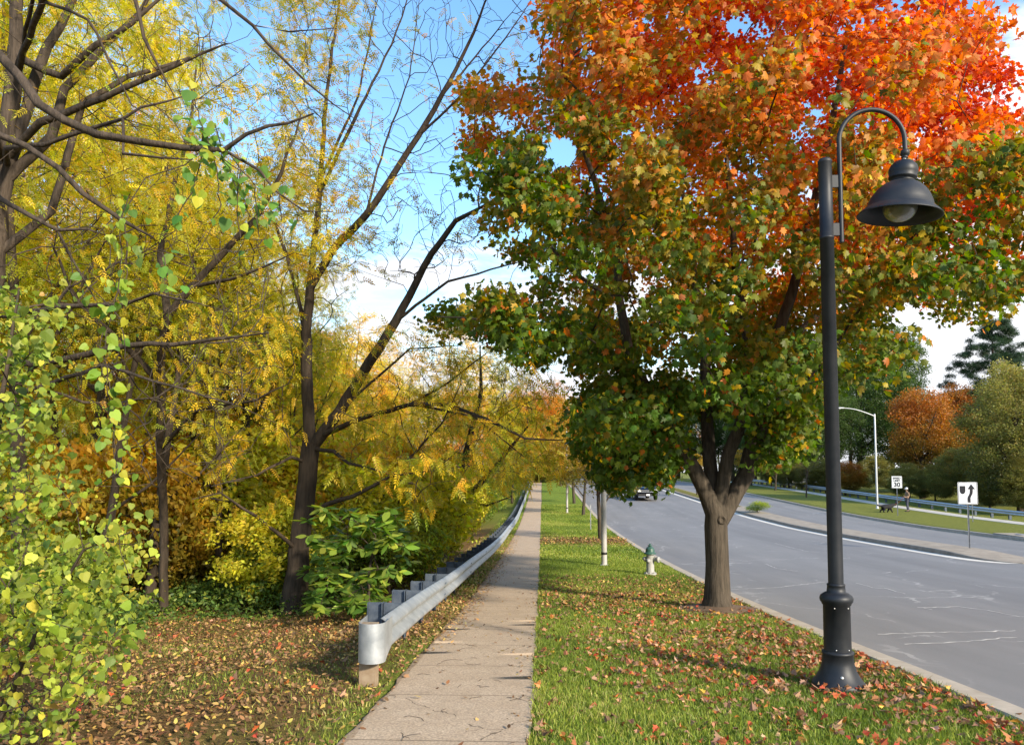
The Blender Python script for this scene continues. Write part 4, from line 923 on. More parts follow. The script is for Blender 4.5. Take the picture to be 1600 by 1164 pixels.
# ================================================================ TREE AT THE LEFT EDGE with the long near branch
T2 = P(-62, 900, 6.8); T2 = Vector((T2.x, T2.y, g1(T2.x, T2.y)))
t = thing('overhanging_tree', 'yellow leaved tree at the left edge with long bare branches reaching over the foreground', 'tree', tuple(T2))
def S2(pts, rad, first=False): return ([tuple(P(*a)) for a in pts], rad, None if first else True)
skel = [([tuple(T2 - Vector((0, 0, .2))), tuple(T2 + Vector((0, 0, .1)))] + [tuple(P(*a)) for a in ((-50, 800, 6.8), (-35, 600, 6.8), (-10, 400, 6.8), (10, 250, 6.8), (22, 120, 6.8), (30, -80, 6.8))], [.15, .13, .11, .10, .092, .08, .07, .045], None),
        S2([(12, 280, 6.8), (60, 110, 6.9), (110, 10, 7), (140, -80, 7)], [.06, .05, .035, .02]),
        S2([(10, 300, 6.8), (80, 215, 6.9), (100, 140, 7), (165, 70, 7.1), (220, 20, 7.2), (260, -60, 7.2)], [.05, .045, .04, .035, .025, .01]),
        S2([(6, 390, 6.8), (80, 330, 7), (130, 160, 7.2), (200, 120, 7.4), (270, 100, 7.6), (330, 80, 7.8)], [.045, .04, .03, .025, .018, .008]),
        S2([(15, 250, 6.8), (-60, 130, 5.6), (-60, 40, 4.6), (0, 88, 4.35), (60, 163, 4.3), (100, 188, 4.3), (150, 210, 4.3), (230, 223, 4.3), (350, 235, 4.3)], [.05, .042, .034, .030, .028, .026, .024, .021, .016]),
        S2([(350, 235, 4.3), (385, 210, 4.3), (420, 197, 4.25), (450, 193, 4.25), (490, 178, 4.2)], [.013, .012, .010, .008, .005]),
        S2([(350, 235, 4.3), (405, 266, 4.3), (430, 298, 4.35), (475, 330, 4.4), (520, 331, 4.4)], [.011, .009, .007, .005, .0025]),
        S2([(-5, 600, 6.8), (-60, 380, 5.4), (-40, 180, 5), (0, 212, 4.9), (40, 228, 4.9), (90, 262, 4.9), (130, 303, 4.9), (192, 345, 5), (240, 372, 5.1)], [.04, .035, .03, .024, .022, .020, .018, .014, .006]),
        S2([(5, 400, 6.8), (-50, 260, 5.3), (0, 311, 5), (52, 340, 5), (90, 360, 5), (137, 358, 5.05), (170, 370, 5.1)], [.03, .024, .02, .017, .014, .009, .004]),
        S2([(90, 360, 5), (110, 400, 5.05), (150, 470, 5.1)], [.010, .008, .004]),
        S2([(22, 120, 6.8), (90, -60, 5.6), (205, -20, 5.2), (225, 60, 5.2), (240, 90, 5.2), (272, 150, 5.3)], [.03, .024, .016, .013, .011, .004]),
        S2([(90, -60, 5.6), (300, -60, 5.4), (345, 0, 5.4), (395, 40, 5.4), (420, 70, 5.4), (480, 130, 5.5), (560, 190, 5.6)], [.022, .018, .015, .013, .011, .008, .003]),
        S2([(395, 40, 5.4), (450, 50, 5.5), (520, 45, 5.6)], [.008, .006, .003]),
        S2([(17, 103, 6.8), (96, 120, 6.7), (148, 72, 6.6), (206, 38, 6.6), (290, -40, 6.6)], [.04, .034, .028, .02, .01]),
        S2([(12, 250, 6.8), (62, 192, 6.6), (130, 165, 6.5), (220, 127, 6.4), (275, 103, 6.4), (350, 70, 6.4)], [.04, .036, .030, .024, .018, .008]),
        S2([(0, 260, 6.8), (10, 232, 6.3), (69, 227, 6), (137, 203, 5.9), (192, 186, 5.8), (220, 168, 5.8), (296, 148, 5.8)], [.03, .025, .02, .017, .014, .011, .005]),
        S2([(130, 205, 5.6), (192, 240, 5.6), (247, 246, 5.6), (300, 250, 5.6)], [.014, .012, .009, .004]),
        S2([(192, 323, 5.2), (227, 278, 5.3), (289, 258, 5.3), (312, 238, 5.3)], [.016, .014, .010, .005]),
        S2([(22, 120, 6.8), (52, -5, 6), (137, 31, 5.8), (151, 52, 5.8), (172, 100, 5.8), (206, 165, 5.8), (234, 182, 5.8)], [.02, .016, .012, .011, .009, .006, .003]),
        S2([(-5, 500, 6.8), (90, 480, 6.4), (193, 476, 6.2), (240, 459, 6.1), (300, 472, 6), (365, 489, 6)], [.03, .022, .015, .012, .009, .004]),
        S2([(-8, 640, 6.8), (80, 600, 6.5), (159, 571, 6.2), (240, 596, 6.1), (365, 631, 6), (430, 660, 6)], [.03, .022, .015, .011, .007, .003]),
        S2([(-5, 560, 6.8), (80, 565, 6.6), (200, 540, 6.4), (300, 535, 6.3), (420, 520, 6.3)], [.035, .032, .026, .018, .006])]
a1 = px_points([(-120, -80), (420, -80), (400, 150), (300, 330), (60, 420), (-120, 420)], (5.6, 8.6), 420)
a2 = px_points([(60, 380), (430, 340), (440, 560), (380, 760), (150, 760)], (5.6, 8.2), 420)
pos, par, rr, tips = grow(skel, np.concatenate([a1, a2]), .0026, 2.4, .2, .1, 0, .12)
local_tree(t, tube_tree('trunk', pos, par, rr, BARKG, t, 9))
tp = pos[tips]; tpx = proj(tp); tp = tp[(rng.random(len(tp)) < np.where(tpx[:, 1] > 330, .04, .6)) & (tp[:, 1] > 6.3)]
lp, ln_, lt, cc = cluster_leaves(tp, 20, .36, np.array([T2.x, T2.y, 4]), .6, .9, .5)
cl = cramp(rng.random(len(lp)), [(0, (.20, .26, .02)), (.45, (.42, .40, .03)), (.8, (.60, .42, .02)), (1, (.50, .26, .02))])
local_tree(t, leaves_mesh('crown', SPRAY_T, lp, ln_, lt, rng.uniform(.08, .15, len(lp)), jitter(cl), LEAF, t))

# ================================================================ VINES (heart shaped leaves)
def vine(name, label, strands, dens, Yj, size, cols, clus=.06, extra=None):
    b0 = Vector(strands[0][0]) if not isinstance(strands[0][0][0], (int, float)) else P(*strands[0][-1])
    root = thing(name, label, 'climbing plant', tuple(b0)); ppos = []; mb_ = MB()
    for stn in strands:
        q_ = [P(*a) for a in stn]; pts = []
        for a, c2 in zip(q_[:-1], q_[1:]):
            n_ = max(2, int((c2 - a).length / .05))
            for k in range(n_): pts.append(a.lerp(c2, k / n_) + Vector((random.gauss(0, .006), random.gauss(0, .006), 0)))
        pts.append(q_[-1]); mb_.tube([p_ - root.location for p_ in pts], .0035, 5)
        for p_ in pts:
            for _ in range(np.random.RandomState(int(abs(p_.x * 999)) % 99999).poisson(dens)): ppos.append(p_ + Vector((random.gauss(0, clus), random.gauss(0, clus * 1.3), random.gauss(-.02, clus))))
    mb_.build('stem', BARKG, root); ppos = np.array([tuple(v) for v in ppos])
    if extra is not None: ppos = np.concatenate([ppos, extra])
    n = len(ppos); nrm = rng.normal(0, .55, (n, 3)) + np.array([.35, -.75, .45]); tip = rng.normal(0, .4, (n, 3)) + np.array([.1, -.1, -1])
    cl_ = cramp(np.clip(rng.random(n) + .1 * rng.normal(size=n), 0, 1), cols)
    o_ = leaves_mesh('leaf_mass', HEART_T, ppos, nrm, tip, np.clip(rng.normal(size[0], size[1], n), .02, .2), jitter(cl_, .05, .18), LEAF, root); o_.location = -root.location; return root
hc = [(0, (.07, .17, .03)), (.5, (.14, .26, .04)), (.85, (.26, .36, .05)), (1, (.45, .42, .04))]
Yv = 4.3
vine('hanging_vine', 'green heart leaved vine hanging from the long bare branch over the wood', [
    [(300, 160, Yv), (318, 200, Yv), (312, 262, Yv), (300, 300, Yv), (268, 352, Yv)], [(335, 195, Yv), (350, 250, Yv + .05), (372, 300, Yv + .1), (392, 340, Yv + .1)],
    [(318, 200, Yv), (338, 262, Yv), (345, 320, Yv), (330, 345, Yv)], [(350, 250, Yv), (375, 268, Yv), (368, 330, Yv), (376, 372, Yv)], [(252, 395, Yv), (258, 410, Yv), (262, 430, Yv)],
    [(420, 290, Yv), (438, 305, Yv), (440, 345, Yv)], [(300, 140, Yv), (306, 170, Yv)], [(360, 245, Yv), (398, 290, Yv), (405, 370, Yv)]], 2.3, .1, (.054, .018), hc, .055)
vine('hanging_vine', 'yellow green vine curtain trailing down the dead stem left of the guardrail', [
    [(205, 300, 4.6), (186, 345, 4.6), (190, 400, 4.6), (180, 470, 4.6), (165, 520, 4.6), (168, 600, 4.7), (175, 680, 4.7), (185, 760, 4.7)],
    [(190, 330, 4.7), (200, 380, 4.7), (196, 440, 4.7)], [(160, 520, 4.6), (150, 560, 4.6), (180, 620, 4.6), (176, 700, 4.6)], [(178, 640, 4.6), (180, 740, 4.6), (150, 760, 4.6)], [(120, 420, 4.7), (190, 500, 4.7), (195, 560, 4.7)]], 1.7, .1, (.048, .017), [(0, (.10, .20, .03)), (.5, (.24, .34, .04)), (1, (.50, .48, .05))], .055)
# thicket: dense vine-covered bush bottom left
tp_ = [(-140, 455), (20, 460), (60, 450), (110, 480), (90, 560), (70, 620), (90, 690), (120, 760), (190, 810), (250, 850), (225, 915), (190, 960), (200, 1020), (150, 1090), (120, 1230), (-140, 1230)]
th = P(-20, 1100, 4.7); TH = Vector((th.x, th.y, g1(th.x, th.y)))
t = thing('vine_thicket', 'sunlit thicket of heart leaved vines filling the lower left corner', 'thicket', tuple(TH))
att = px_points(tp_, (3.9, 6.2), 300); att = att[att[:, 2] > gz(att[:, 0], att[:, 1]) + .05]
sk0 = [([tuple(TH + Vector((0, 0, -.1))), tuple(P(-30, 900, 4.8)), tuple(P(0, 650, 4.8)), tuple(P(30, 450, 4.8))], [.03, .025, .018, .008], None), ([tuple(TH + Vector((.0, 0, 0))), tuple(P(60, 980, 4.6)), tuple(P(130, 860, 4.6))], [.02, .015, .008], True)]
pos, par, rr, tips = grow(sk0, att, .0022, 2.4, .12, .1, 0, .15)
local_tree(t, tube_tree('stem', pos, par, rr, BARKG, t, 5))
c_ = np.repeat(pos[tips], 32, axis=0); lp = c_ + rng.normal(0, .082, c_.shape); k_ = (lp[:, 2] > gz(lp[:, 0], lp[:, 1]) + .01) & (vn(lp[:, 0] * 1.0, lp[:, 2] * 1.0 + lp[:, 1] * .6, 4.2, 3) > -.38); lp = lp[k_]; n = len(lp)
cv = np.clip(.45 + .35 * vn(lp[:, 0] * 3, lp[:, 2] * 3, 1) + rng.normal(0, .2, n), 0, 1)
cl = cramp(cv, [(0, (.06, .11, .02)), (.4, (.22, .29, .04)), (.8, (.46, .48, .06)), (.94, (.52, .44, .06)), (1, (.38, .22, .06))])
local_tree(t, leaves_mesh('leaf_mass', HEART_T, lp, rng.normal(0, .85, (n, 3)) + np.array([.45, -.5, .45]), rng.normal(0, .5, (n, 3)) + np.array([.1, -.1, -1]), np.clip(rng.normal(.038, .018, n), .012, .085), jitter(cl, .06, .2), LEAF, t))

# ================================================================ BIG LEAF SHRUB
sp_ = [(478, 800), (540, 778), (590, 800), (640, 785), (682, 800), (700, 850), (668, 880), (600, 900), (600, 960), (480, 960), (470, 880)]
sb = P(575, 962, 11.2); SBv = Vector((sb.x, sb.y, g1(sb.x, sb.y)))
t = thing('broadleaf_shrub', 'shrub with long glossy green leaves between the walnut trunk and the guardrail', 'shrub', tuple(SBv))
att = px_points(sp_, (9.9, 12.2), 120); att = att[(att[:, 2] > gz(att[:, 0], att[:, 1]) + .05) & (att[:, 0] < -1.9)]
pos, par, rr, tips = grow([([tuple(SBv - Vector((0, 0, .1))), tuple(SBv + Vector((0, 0, .6))), tuple(SBv + Vector((.1, 0, 1.2)))], [.03, .022, .01], None)], att, .004, 2.3, .18, .2, 0, .1)
local_tree(t, tube_tree('stem', pos, par, rr, BARKG, t, 6))
tp = pos[tips]; n = len(tp) * 11; c_ = np.repeat(tp, 11, 0); d = sph(n); d[:, 2] = np.abs(d[:, 2]) * .3 - .15; lp = c_ + d * .03
cl = cramp(rng.random(n), [(0, (.08, .16, .025)), (.6, (.17, .28, .04)), (1, (.38, .42, .06))])
local_tree(t, leaves_mesh('leaf_mass', OVAL_T, lp, np.array([0, 0, 1.]) + rng.normal(0, .35, (n, 3)), d + np.array([0, 0, -.25]), rng.uniform(.13, .23, n), jitter(cl), LEAF, t))

# ================================================================ GENERIC TREES
def make_tree(name, H, cr, cb, natt, per, T, size, cols, clr, bark=BARK, trunk_r=.14, limbs=5, seed=1, shape=2.2, seg=.5, lean=0.0, crowncol='z', tubes=6, crad=.5, mat_=LEAF):
    """returns a template Empty with trunk and crown, base at the origin"""
    global rng
    keep_ = rng; rng = np.random.default_rng(seed)
    root = thing(name, None, None); lx, ly = rng.normal(0, lean, 2) if lean else (0, 0)
    c = np.array([lx * H * .5, ly * H * .5, (H + cb) / 2]); rd_ = np.array([cr, cr, (H - cb) / 2])
    n_ = 0; A = []
    lob = sph(7) * np.array([.55, .55, .5]); lr = rng.uniform(.45, .75, 7)
    while len(A) < natt:
        q = rng.uniform(-1, 1, (400, 3)); dd = np.min(np.linalg.norm(q[:, None] - lob[None], axis=2) / lr[None], axis=1)
        r2 = (np.abs(q) ** shape).sum(1); q = q[((dd < 1) | (r2 < .35)) & (r2 < 1.05) & (rng.random(400) < .3 + .7 * r2)]; A += list(c + q * rd_)
    A = np.array(A[:natt]); top = (lx * H, ly * H, H * .86)
    sk_ = [([(0, 0, -.25), (0, 0, .02), (lx * H * .2 + rng.normal(0, .06), ly * H * .2, H * .22), (lx * H * .55 + rng.normal(0, .12), ly * H * .5, H * .5), top], [trunk_r * 1.5, trunk_r * 1.25, trunk_r, trunk_r * .62, trunk_r * .15], None)]
    for k in range(limbs):
        z0 = H * rng.uniform(.2, .6); a = k * 2.4 + rng.uniform(0, .6); L_ = cr * rng.uniform(.55, .85); f = z0 / H
        p0 = np.array([lx * H * f, ly * H * f, z0]); sk_.append(([tuple(p0), tuple(p0 + np.array([math.cos(a) * L_ * .4, math.sin(a) * L_ * .4, L_ * .4])), tuple(p0 + np.array([math.cos(a) * L_, math.sin(a) * L_, L_ * 1.1]))], [trunk_r * .45, trunk_r * .33, trunk_r * .12], True))
    pos, par, rr, tips = grow(sk_, A, .008 if H > 6 else .005, 2.3, seg, .15, 0, .07)
    tube_tree('trunk', pos, par, rr, bark, root, tubes)
    if per:
        lp, ln_, lt, cc = cluster_leaves(pos[tips], per, crad, c - np.array([0, 0, H * .2]), .7, .8, .7)
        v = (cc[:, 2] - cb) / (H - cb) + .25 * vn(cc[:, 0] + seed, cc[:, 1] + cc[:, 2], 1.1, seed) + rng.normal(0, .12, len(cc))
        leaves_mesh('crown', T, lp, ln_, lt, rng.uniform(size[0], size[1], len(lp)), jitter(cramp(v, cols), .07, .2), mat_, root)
    rng = keep_; return root
used = set()
def place(proto, x, y, H_scale, label, cat, group=None, rz=None, sx=None, name=None, dz=0):
    o_ = proto if proto.name not in used else copy_tree(proto); used.add(proto.name); used.add(o_.name)
    o_.location = (x, y, g1(x, y) + dz); o_.rotation_euler = (0, 0, random.uniform(0, 6.28) if rz is None else rz); s_ = sx or H_scale; o_.scale = (s_, s_, H_scale)
    for k in ('group',):
        if k in o_.keys(): del o_[k]
    tag(o_, label, cat, group); return o_
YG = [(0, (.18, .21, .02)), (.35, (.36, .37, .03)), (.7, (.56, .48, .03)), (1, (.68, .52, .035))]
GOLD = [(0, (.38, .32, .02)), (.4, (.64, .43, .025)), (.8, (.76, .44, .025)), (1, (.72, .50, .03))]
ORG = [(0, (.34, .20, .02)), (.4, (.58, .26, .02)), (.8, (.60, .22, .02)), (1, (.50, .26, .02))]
OLV = [(0, (.07, .11, .015)), (.5, (.14, .19, .02)), (1, (.28, .28, .025))]
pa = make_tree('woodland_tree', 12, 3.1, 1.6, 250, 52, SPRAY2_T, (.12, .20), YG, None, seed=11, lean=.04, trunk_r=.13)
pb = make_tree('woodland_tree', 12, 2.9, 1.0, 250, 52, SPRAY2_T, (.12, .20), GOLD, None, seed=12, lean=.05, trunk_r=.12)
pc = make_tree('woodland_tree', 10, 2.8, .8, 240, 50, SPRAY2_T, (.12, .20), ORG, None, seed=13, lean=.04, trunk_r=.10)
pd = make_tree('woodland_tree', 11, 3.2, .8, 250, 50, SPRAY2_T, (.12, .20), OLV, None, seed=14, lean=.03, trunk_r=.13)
kinds = {'y': (pa, 12, 'yellow green leaved tree'), 'g': (pb, 12, 'golden leaved tree'), 'o': (pc, 10, 'orange brown leaved tree'), 'd': (pd, 11, 'olive green leaved tree')}
def at_px(px, Y_): q_ = P(px, 740, Y_); return q_.x, Y_
names = {'y': 'yellow green', 'g': 'golden yellow', 'o': 'orange brown', 'd': 'olive green'}
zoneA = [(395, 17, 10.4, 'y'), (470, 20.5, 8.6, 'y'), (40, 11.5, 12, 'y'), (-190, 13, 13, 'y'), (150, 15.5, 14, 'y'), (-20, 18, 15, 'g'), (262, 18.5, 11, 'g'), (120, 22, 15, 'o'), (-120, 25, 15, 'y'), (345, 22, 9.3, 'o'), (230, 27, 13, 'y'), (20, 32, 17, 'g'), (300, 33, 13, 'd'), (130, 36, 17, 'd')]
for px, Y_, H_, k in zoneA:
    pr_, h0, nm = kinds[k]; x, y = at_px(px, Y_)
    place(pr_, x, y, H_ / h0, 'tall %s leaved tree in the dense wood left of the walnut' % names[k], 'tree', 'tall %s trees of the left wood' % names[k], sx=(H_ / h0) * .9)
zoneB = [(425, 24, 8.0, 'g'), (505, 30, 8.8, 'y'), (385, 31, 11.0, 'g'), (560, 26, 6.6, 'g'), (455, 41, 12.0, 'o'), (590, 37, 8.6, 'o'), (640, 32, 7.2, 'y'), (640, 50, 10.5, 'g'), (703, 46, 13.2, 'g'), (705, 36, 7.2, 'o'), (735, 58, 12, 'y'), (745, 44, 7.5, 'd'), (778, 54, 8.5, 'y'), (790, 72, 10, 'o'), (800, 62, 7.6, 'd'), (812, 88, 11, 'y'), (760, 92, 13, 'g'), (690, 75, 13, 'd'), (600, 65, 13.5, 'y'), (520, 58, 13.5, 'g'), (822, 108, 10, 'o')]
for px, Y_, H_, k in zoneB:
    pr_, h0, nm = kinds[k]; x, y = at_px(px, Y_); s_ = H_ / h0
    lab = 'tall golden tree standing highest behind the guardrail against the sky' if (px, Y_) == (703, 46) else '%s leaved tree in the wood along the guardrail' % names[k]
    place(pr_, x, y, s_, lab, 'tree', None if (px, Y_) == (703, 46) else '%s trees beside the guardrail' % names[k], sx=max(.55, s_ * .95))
for i in range(26):
    Y_ = random.uniform(48, 95); px = random.uniform(-150, 560); k = random.choice('ygod'); pr_, h0, nm = kinds[k]; x, y = at_px(px, Y_)
    place(pr_, x, y, random.uniform(1.15, 1.5), '%s leaved tree far back in the left wood' % names[k], 'tree', '%s trees far back in the left wood' % names[k])
for i, (px, Y_, H_, k) in enumerate([(838, 128, 15, 'o'), (865, 122, 14, 'o'), (893, 130, 15, 'd'), (925, 140, 13, 'd'), (960, 150, 14, 'g'), (1000, 155, 13, 'd'), (850, 142, 19, 'o'), (880, 150, 17, 'y'), (820, 118, 15, 'o'), (800, 130, 18, 'd'), (1040, 150, 11, 'd'), (1080, 160, 11, 'o'), (1125, 150, 11, 'd'), (1165, 140, 11, 'd')]):
    pr_, h0, nm = kinds[k]; x, y = at_px(px, Y_); place(pr_, x, y, H_ / h0, '%s leaved tree on the rise where the footpath ends' % names[k], 'tree', '%s trees where the path ends' % names[k], sx=H_ / h0 * 1.3)

# leaning dark trunk beside the rail
q = P(688, 850, 23); LT = Vector((q.x, q.y, g1(q.x, q.y)))
t = thing('leaning_tree', 'dark double trunked tree leaning towards the footpath beyond the shrub', 'tree', tuple(LT))
skel = [([tuple(LT - Vector((0, 0, .2))), tuple(P(690, 845, 23)), tuple(P(704, 800, 23)), tuple(P(722, 742, 22.8)), tuple(P(733, 690, 22.7)), tuple(P(752, 610, 22.5)), tuple(P(750, 540, 22.5))], [.24, .2, .16, .12, .10, .06, .02], None),
        ([tuple(P(704, 800, 23)), tuple(P(748, 758, 22.6)), tuple(P(790, 708, 22.2)), tuple(P(830, 660, 22))], [.11, .09, .06, .02], True),
        ([tuple(P(712, 780, 23)), tuple(P(760, 790, 22.3)), tuple(P(800, 775, 22))], [.05, .035, .012], True)]
att = px_points([(650, 560), (760, 530), (850, 600), (860, 720), (810, 760), (760, 790), (690, 760), (640, 680)], (20.5, 24.5), 190)
pos, par, rr, tips = grow(skel, att, .006, 2.3, .35, .1, 0, .1)
local_tree(t, tube_tree('trunk', pos, par, rr, BARK, t, 8))
lp, ln_, lt, cc = cluster_leaves(pos[tips], 13, .45, np.array([LT.x, 23, 2]), .6, .8, .6)
local_tree(t, leaves_mesh('crown', SPRAY_T, lp, ln_, lt, rng.uniform(.18, .30, len(lp)), jitter(cramp(rng.random(len(lp)), [(0, (.20, .24, .02)), (.5, (.42, .37, .025)), (1, (.60, .38, .02))])), LEAF, t))

q = P(258, 880, 12.6); DT = Vector((q.x, q.y, g1(q.x, q.y)))
t = thing('forked_tree', 'dark forked tree leaning right above the undergrowth left of the walnut', 'tree', tuple(DT))
def S3(pts, rad, first=False): return ([tuple(P(*a)) for a in pts], rad, None if first else True)
skel = [([tuple(DT - Vector((0, 0, .2))), tuple(DT)] + [tuple(P(*a)) for a in ((256, 820, 12.4), (250, 700, 11.7), (253, 600, 11.0), (252, 550, 10.5), (262, 493, 10), (298, 450, 9.9), (365, 377, 9.7), (402, 339, 9.6), (440, 270, 9.5), (470, 180, 9.4))], [.09, .08, .07, .066, .062, .058, .055, .05, .042, .034, .024, .01], None),
        S3([(253, 600, 11.0), (200, 545, 10.6), (120, 470, 10), (80, 380, 9.9)], [.06, .045, .03, .012]),
        S3([(262, 493, 10), (250, 400, 10.2), (270, 300, 10.4), (300, 180, 10.6), (310, 60, 10.8)], [.055, .045, .035, .022, .01]),
        S3([(298, 450, 9.9), (380, 430, 9.4), (450, 400, 9.2)], [.03, .02, .008]), S3([(250, 700, 11.7), (310, 640, 11.0), (400, 625, 10), (450, 600, 9.9)], [.04, .03, .018, .007])]
att = px_points([(60, 520), (80, 240), (260, 60), (420, 40), (520, 180), (520, 380), (460, 560), (440, 680), (300, 680)], (8.9, 11.8), 330)
pos, par, rr, tips = grow(skel, att, .0032, 2.35, .25, .1, 0, .11)
local_tree(t, tube_tree('trunk', pos, par, rr, BARK, t, 8))
tp = pos[tips]; tp = tp[rng.random(len(tp)) < .45]
lp, ln_, lt, cc = cluster_leaves(tp, 24, .40, np.array([DT.x, 10.5, 3]), .6, .8, .6)
local_tree(t, leaves_mesh('crown', SPRAY2_T, lp, ln_, lt, rng.uniform(.09, .16, len(lp)), jitter(cramp(rng.random(len(lp)), [(0, (.20, .24, .02)), (.5, (.48, .40, .025)), (1, (.66, .42, .02))])), LEAF, t))

# thin woodland trunks seen between the leaves
ts = make_tree('slender_tree', 9, 2.0, 4.5, 90, 22, SPRAY2_T, (.12, .20), YG, None, seed=21, lean=.06, trunk_r=.085, limbs=4)
for px, Y_, sc in ((346, 14.5, .9), (372, 15.5, .95), (318, 17, 1.1), (235, 13.5, 1), (205, 16, 1.1), (160, 12.8, .95), (440, 17, .7), (110, 17, 1.1), (280, 21, 1.2), (540, 21, .62), (600, 24, .6)):
    x, y = at_px(px, Y_); place(ts, x, y, sc, 'thin dark trunk rising out of the undergrowth behind the wood edge', 'tree', 'slender trunks in the wood', dz=-.05)

# undergrowth shrubs
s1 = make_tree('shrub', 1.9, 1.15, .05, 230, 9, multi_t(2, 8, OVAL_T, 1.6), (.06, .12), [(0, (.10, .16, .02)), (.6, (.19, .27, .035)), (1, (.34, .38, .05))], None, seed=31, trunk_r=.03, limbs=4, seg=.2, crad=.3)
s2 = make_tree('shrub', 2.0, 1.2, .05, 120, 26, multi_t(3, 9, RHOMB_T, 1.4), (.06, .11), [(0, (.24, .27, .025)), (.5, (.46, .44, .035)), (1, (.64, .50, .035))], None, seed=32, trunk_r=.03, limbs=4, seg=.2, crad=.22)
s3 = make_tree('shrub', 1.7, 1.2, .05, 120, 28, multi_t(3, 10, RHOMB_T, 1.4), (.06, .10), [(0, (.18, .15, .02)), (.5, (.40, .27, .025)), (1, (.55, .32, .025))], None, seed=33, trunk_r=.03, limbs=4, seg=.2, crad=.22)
low = [(110, 11.4, .42, 0), (60, 9.5, .5, 0), (500, 13.6, .6, 0), (610, 14.0, .6, 0), (655, 15.5, .7, 0)]
# knee high leafy undergrowth along the wood edge
n = 26000; ux = rng.uniform(-9, -3.0, n); uy = rng.uniform(9.6, 15.0, n); pxy = proj(np.stack([ux, uy, gz(ux, uy)], 1))
edge_y = 12.0 + .5 * vn(ux, uy, 1.3, 4) - 1.3 * (pxy[:, 0] < 230) - .2
k_ = (uy > edge_y) & (pxy[:, 0] > 60) & (pxy[:, 0] < 640); ux, uy = ux[k_], uy[k_]; n = len(ux)
hh2 = np.clip(.32 + .26 * vn(ux, uy, 1.9, 7) + .16 * vn(ux, uy, 5, 2), .06, .8) * sstep(uy - edge_y[k_], -.1, .9); uz = gz(ux, uy) + hh2 * rng.random(n) ** .6 + .015
o_ = leaves_mesh('undergrowth', OVAL_T, np.stack([ux, uy, uz], 1), rng.normal(0, .6, (n, 3)) + np.array([.1, -.3, .9]), rng.normal(0, 1, (n, 3)) * np.array([1, 1, .4]), rng.uniform(.035, .095, n), jitter(cramp(np.clip(rng.normal(.45, .25, n), 0, 1), [(0, (.05, .10, .025)), (.6, (.13, .21, .035)), (1, (.30, .32, .05))])), LEAF)
tag(o_, 'low tangled green ground cover along the edge of the wood', 'undergrowth', kind='stuff')
for px, Y_, sc, k in low:
    x, y = at_px(px, Y_); sc *= random.uniform(.6, 1.75); place(s1, x, y, sc, 'low green bush at the shady edge of the leaf covered clearing', 'shrub', 'low green bushes along the clearing', sx=sc * random.uniform(.7, 1.5))
for i in range(64):
    Y_ = random.uniform(13.8, 30); px = random.uniform(-40, 640); k = random.random()
    if 360 < px < 530: Y_ = max(Y_, 16.5) + 1.5
    x, y = at_px(px, Y_); pr_, nm = (s2, 'yellow green') if k < .5 else (s1, 'green') if k < .7 else (s3, 'brown and gold')
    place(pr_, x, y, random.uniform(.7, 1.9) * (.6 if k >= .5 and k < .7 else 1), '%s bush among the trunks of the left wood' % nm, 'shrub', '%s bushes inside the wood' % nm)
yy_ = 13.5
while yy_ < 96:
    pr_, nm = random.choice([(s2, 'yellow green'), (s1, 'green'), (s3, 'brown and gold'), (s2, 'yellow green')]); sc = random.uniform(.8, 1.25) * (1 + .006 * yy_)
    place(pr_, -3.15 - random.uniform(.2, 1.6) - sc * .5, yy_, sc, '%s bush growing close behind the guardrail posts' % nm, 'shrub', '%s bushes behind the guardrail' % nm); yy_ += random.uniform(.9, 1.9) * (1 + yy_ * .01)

# ================================================================ RIGHT OF THE PATH: small verge trees
BRG = [(0, (.12, .13, .02)), (.4, (.27, .20, .025)), (.8, (.42, .24, .02)), (1, (.40, .30, .03))]
vt = make_tree('verge_tree', 5.2, 2.1, 1.5, 190, 26, multi_t(2, 12, OVAL_T, 1.0), (.07, .12), BRG, None, bark=BARKM, seed=41, trunk_r=.10, limbs=6, seg=.3, crad=.34)
vlab = ['low branched verge tree with brown gold leaves just behind the white pole', 'second brown gold verge tree beyond the white pole', 'third brown gold verge tree along the footpath', 'small verge tree fourth along the road edge', 'farthest small verge tree before the rise']
for i, (x, y, sc) in enumerate([(2.42, 31, 1.0), (2.75, 50, 1.05), (2.65, 62, 1.1), (2.6, 76, 1.2), (2.3, 92, 1.3)]): place(vt, x, y, sc, vlab[i], 'tree', 'small trees along the near verge', sx=sc * (1.0 if i else 1.0))
for i, (x, y, sc) in enumerate([(-4.2, 104, 2.0), (-3.0, 118, 2.0), (4.0, 108, 2.0), (1.6, 124, 2.2)]): place(vt, x, y, sc, 'brown gold tree close to the far end of the footpath', 'tree', 'brown trees at the end of the path')
# far verge: young trees
ybare = make_tree('young_tree', 5.4, 1.7, 1.4, 260, 0, None, (0, 0), None, None, bark=BARKG, seed=51, trunk_r=.07, limbs=7, seg=.28)
x, y = at_px(1259, 70); place(ybare, x, y, 1, 'bare young tree on the far verge in front of the guardrail', 'tree', sx=.85)
for px, Y_, lab in ((1211, 82, 'young leafy tree on the far verge next to the bare one'), (1174, 94, 'small leafy tree on the far verge beyond the others')):
    x, y = at_px(px, Y_); place(vt, x, y, .95, lab, 'tree')
for px, Y_ in ((1088, 72), (1052, 92)):
    x, y = MX0 + .85, Y_; place(vt, x, y, .85, 'slim tree growing on the grassy far part of the median', 'tree', 'trees on the median', sx=.6)
x, y = 14.9, 52; place(s1, x, y, .42, 'small dark bush on the median island', 'shrub', sx=.75)

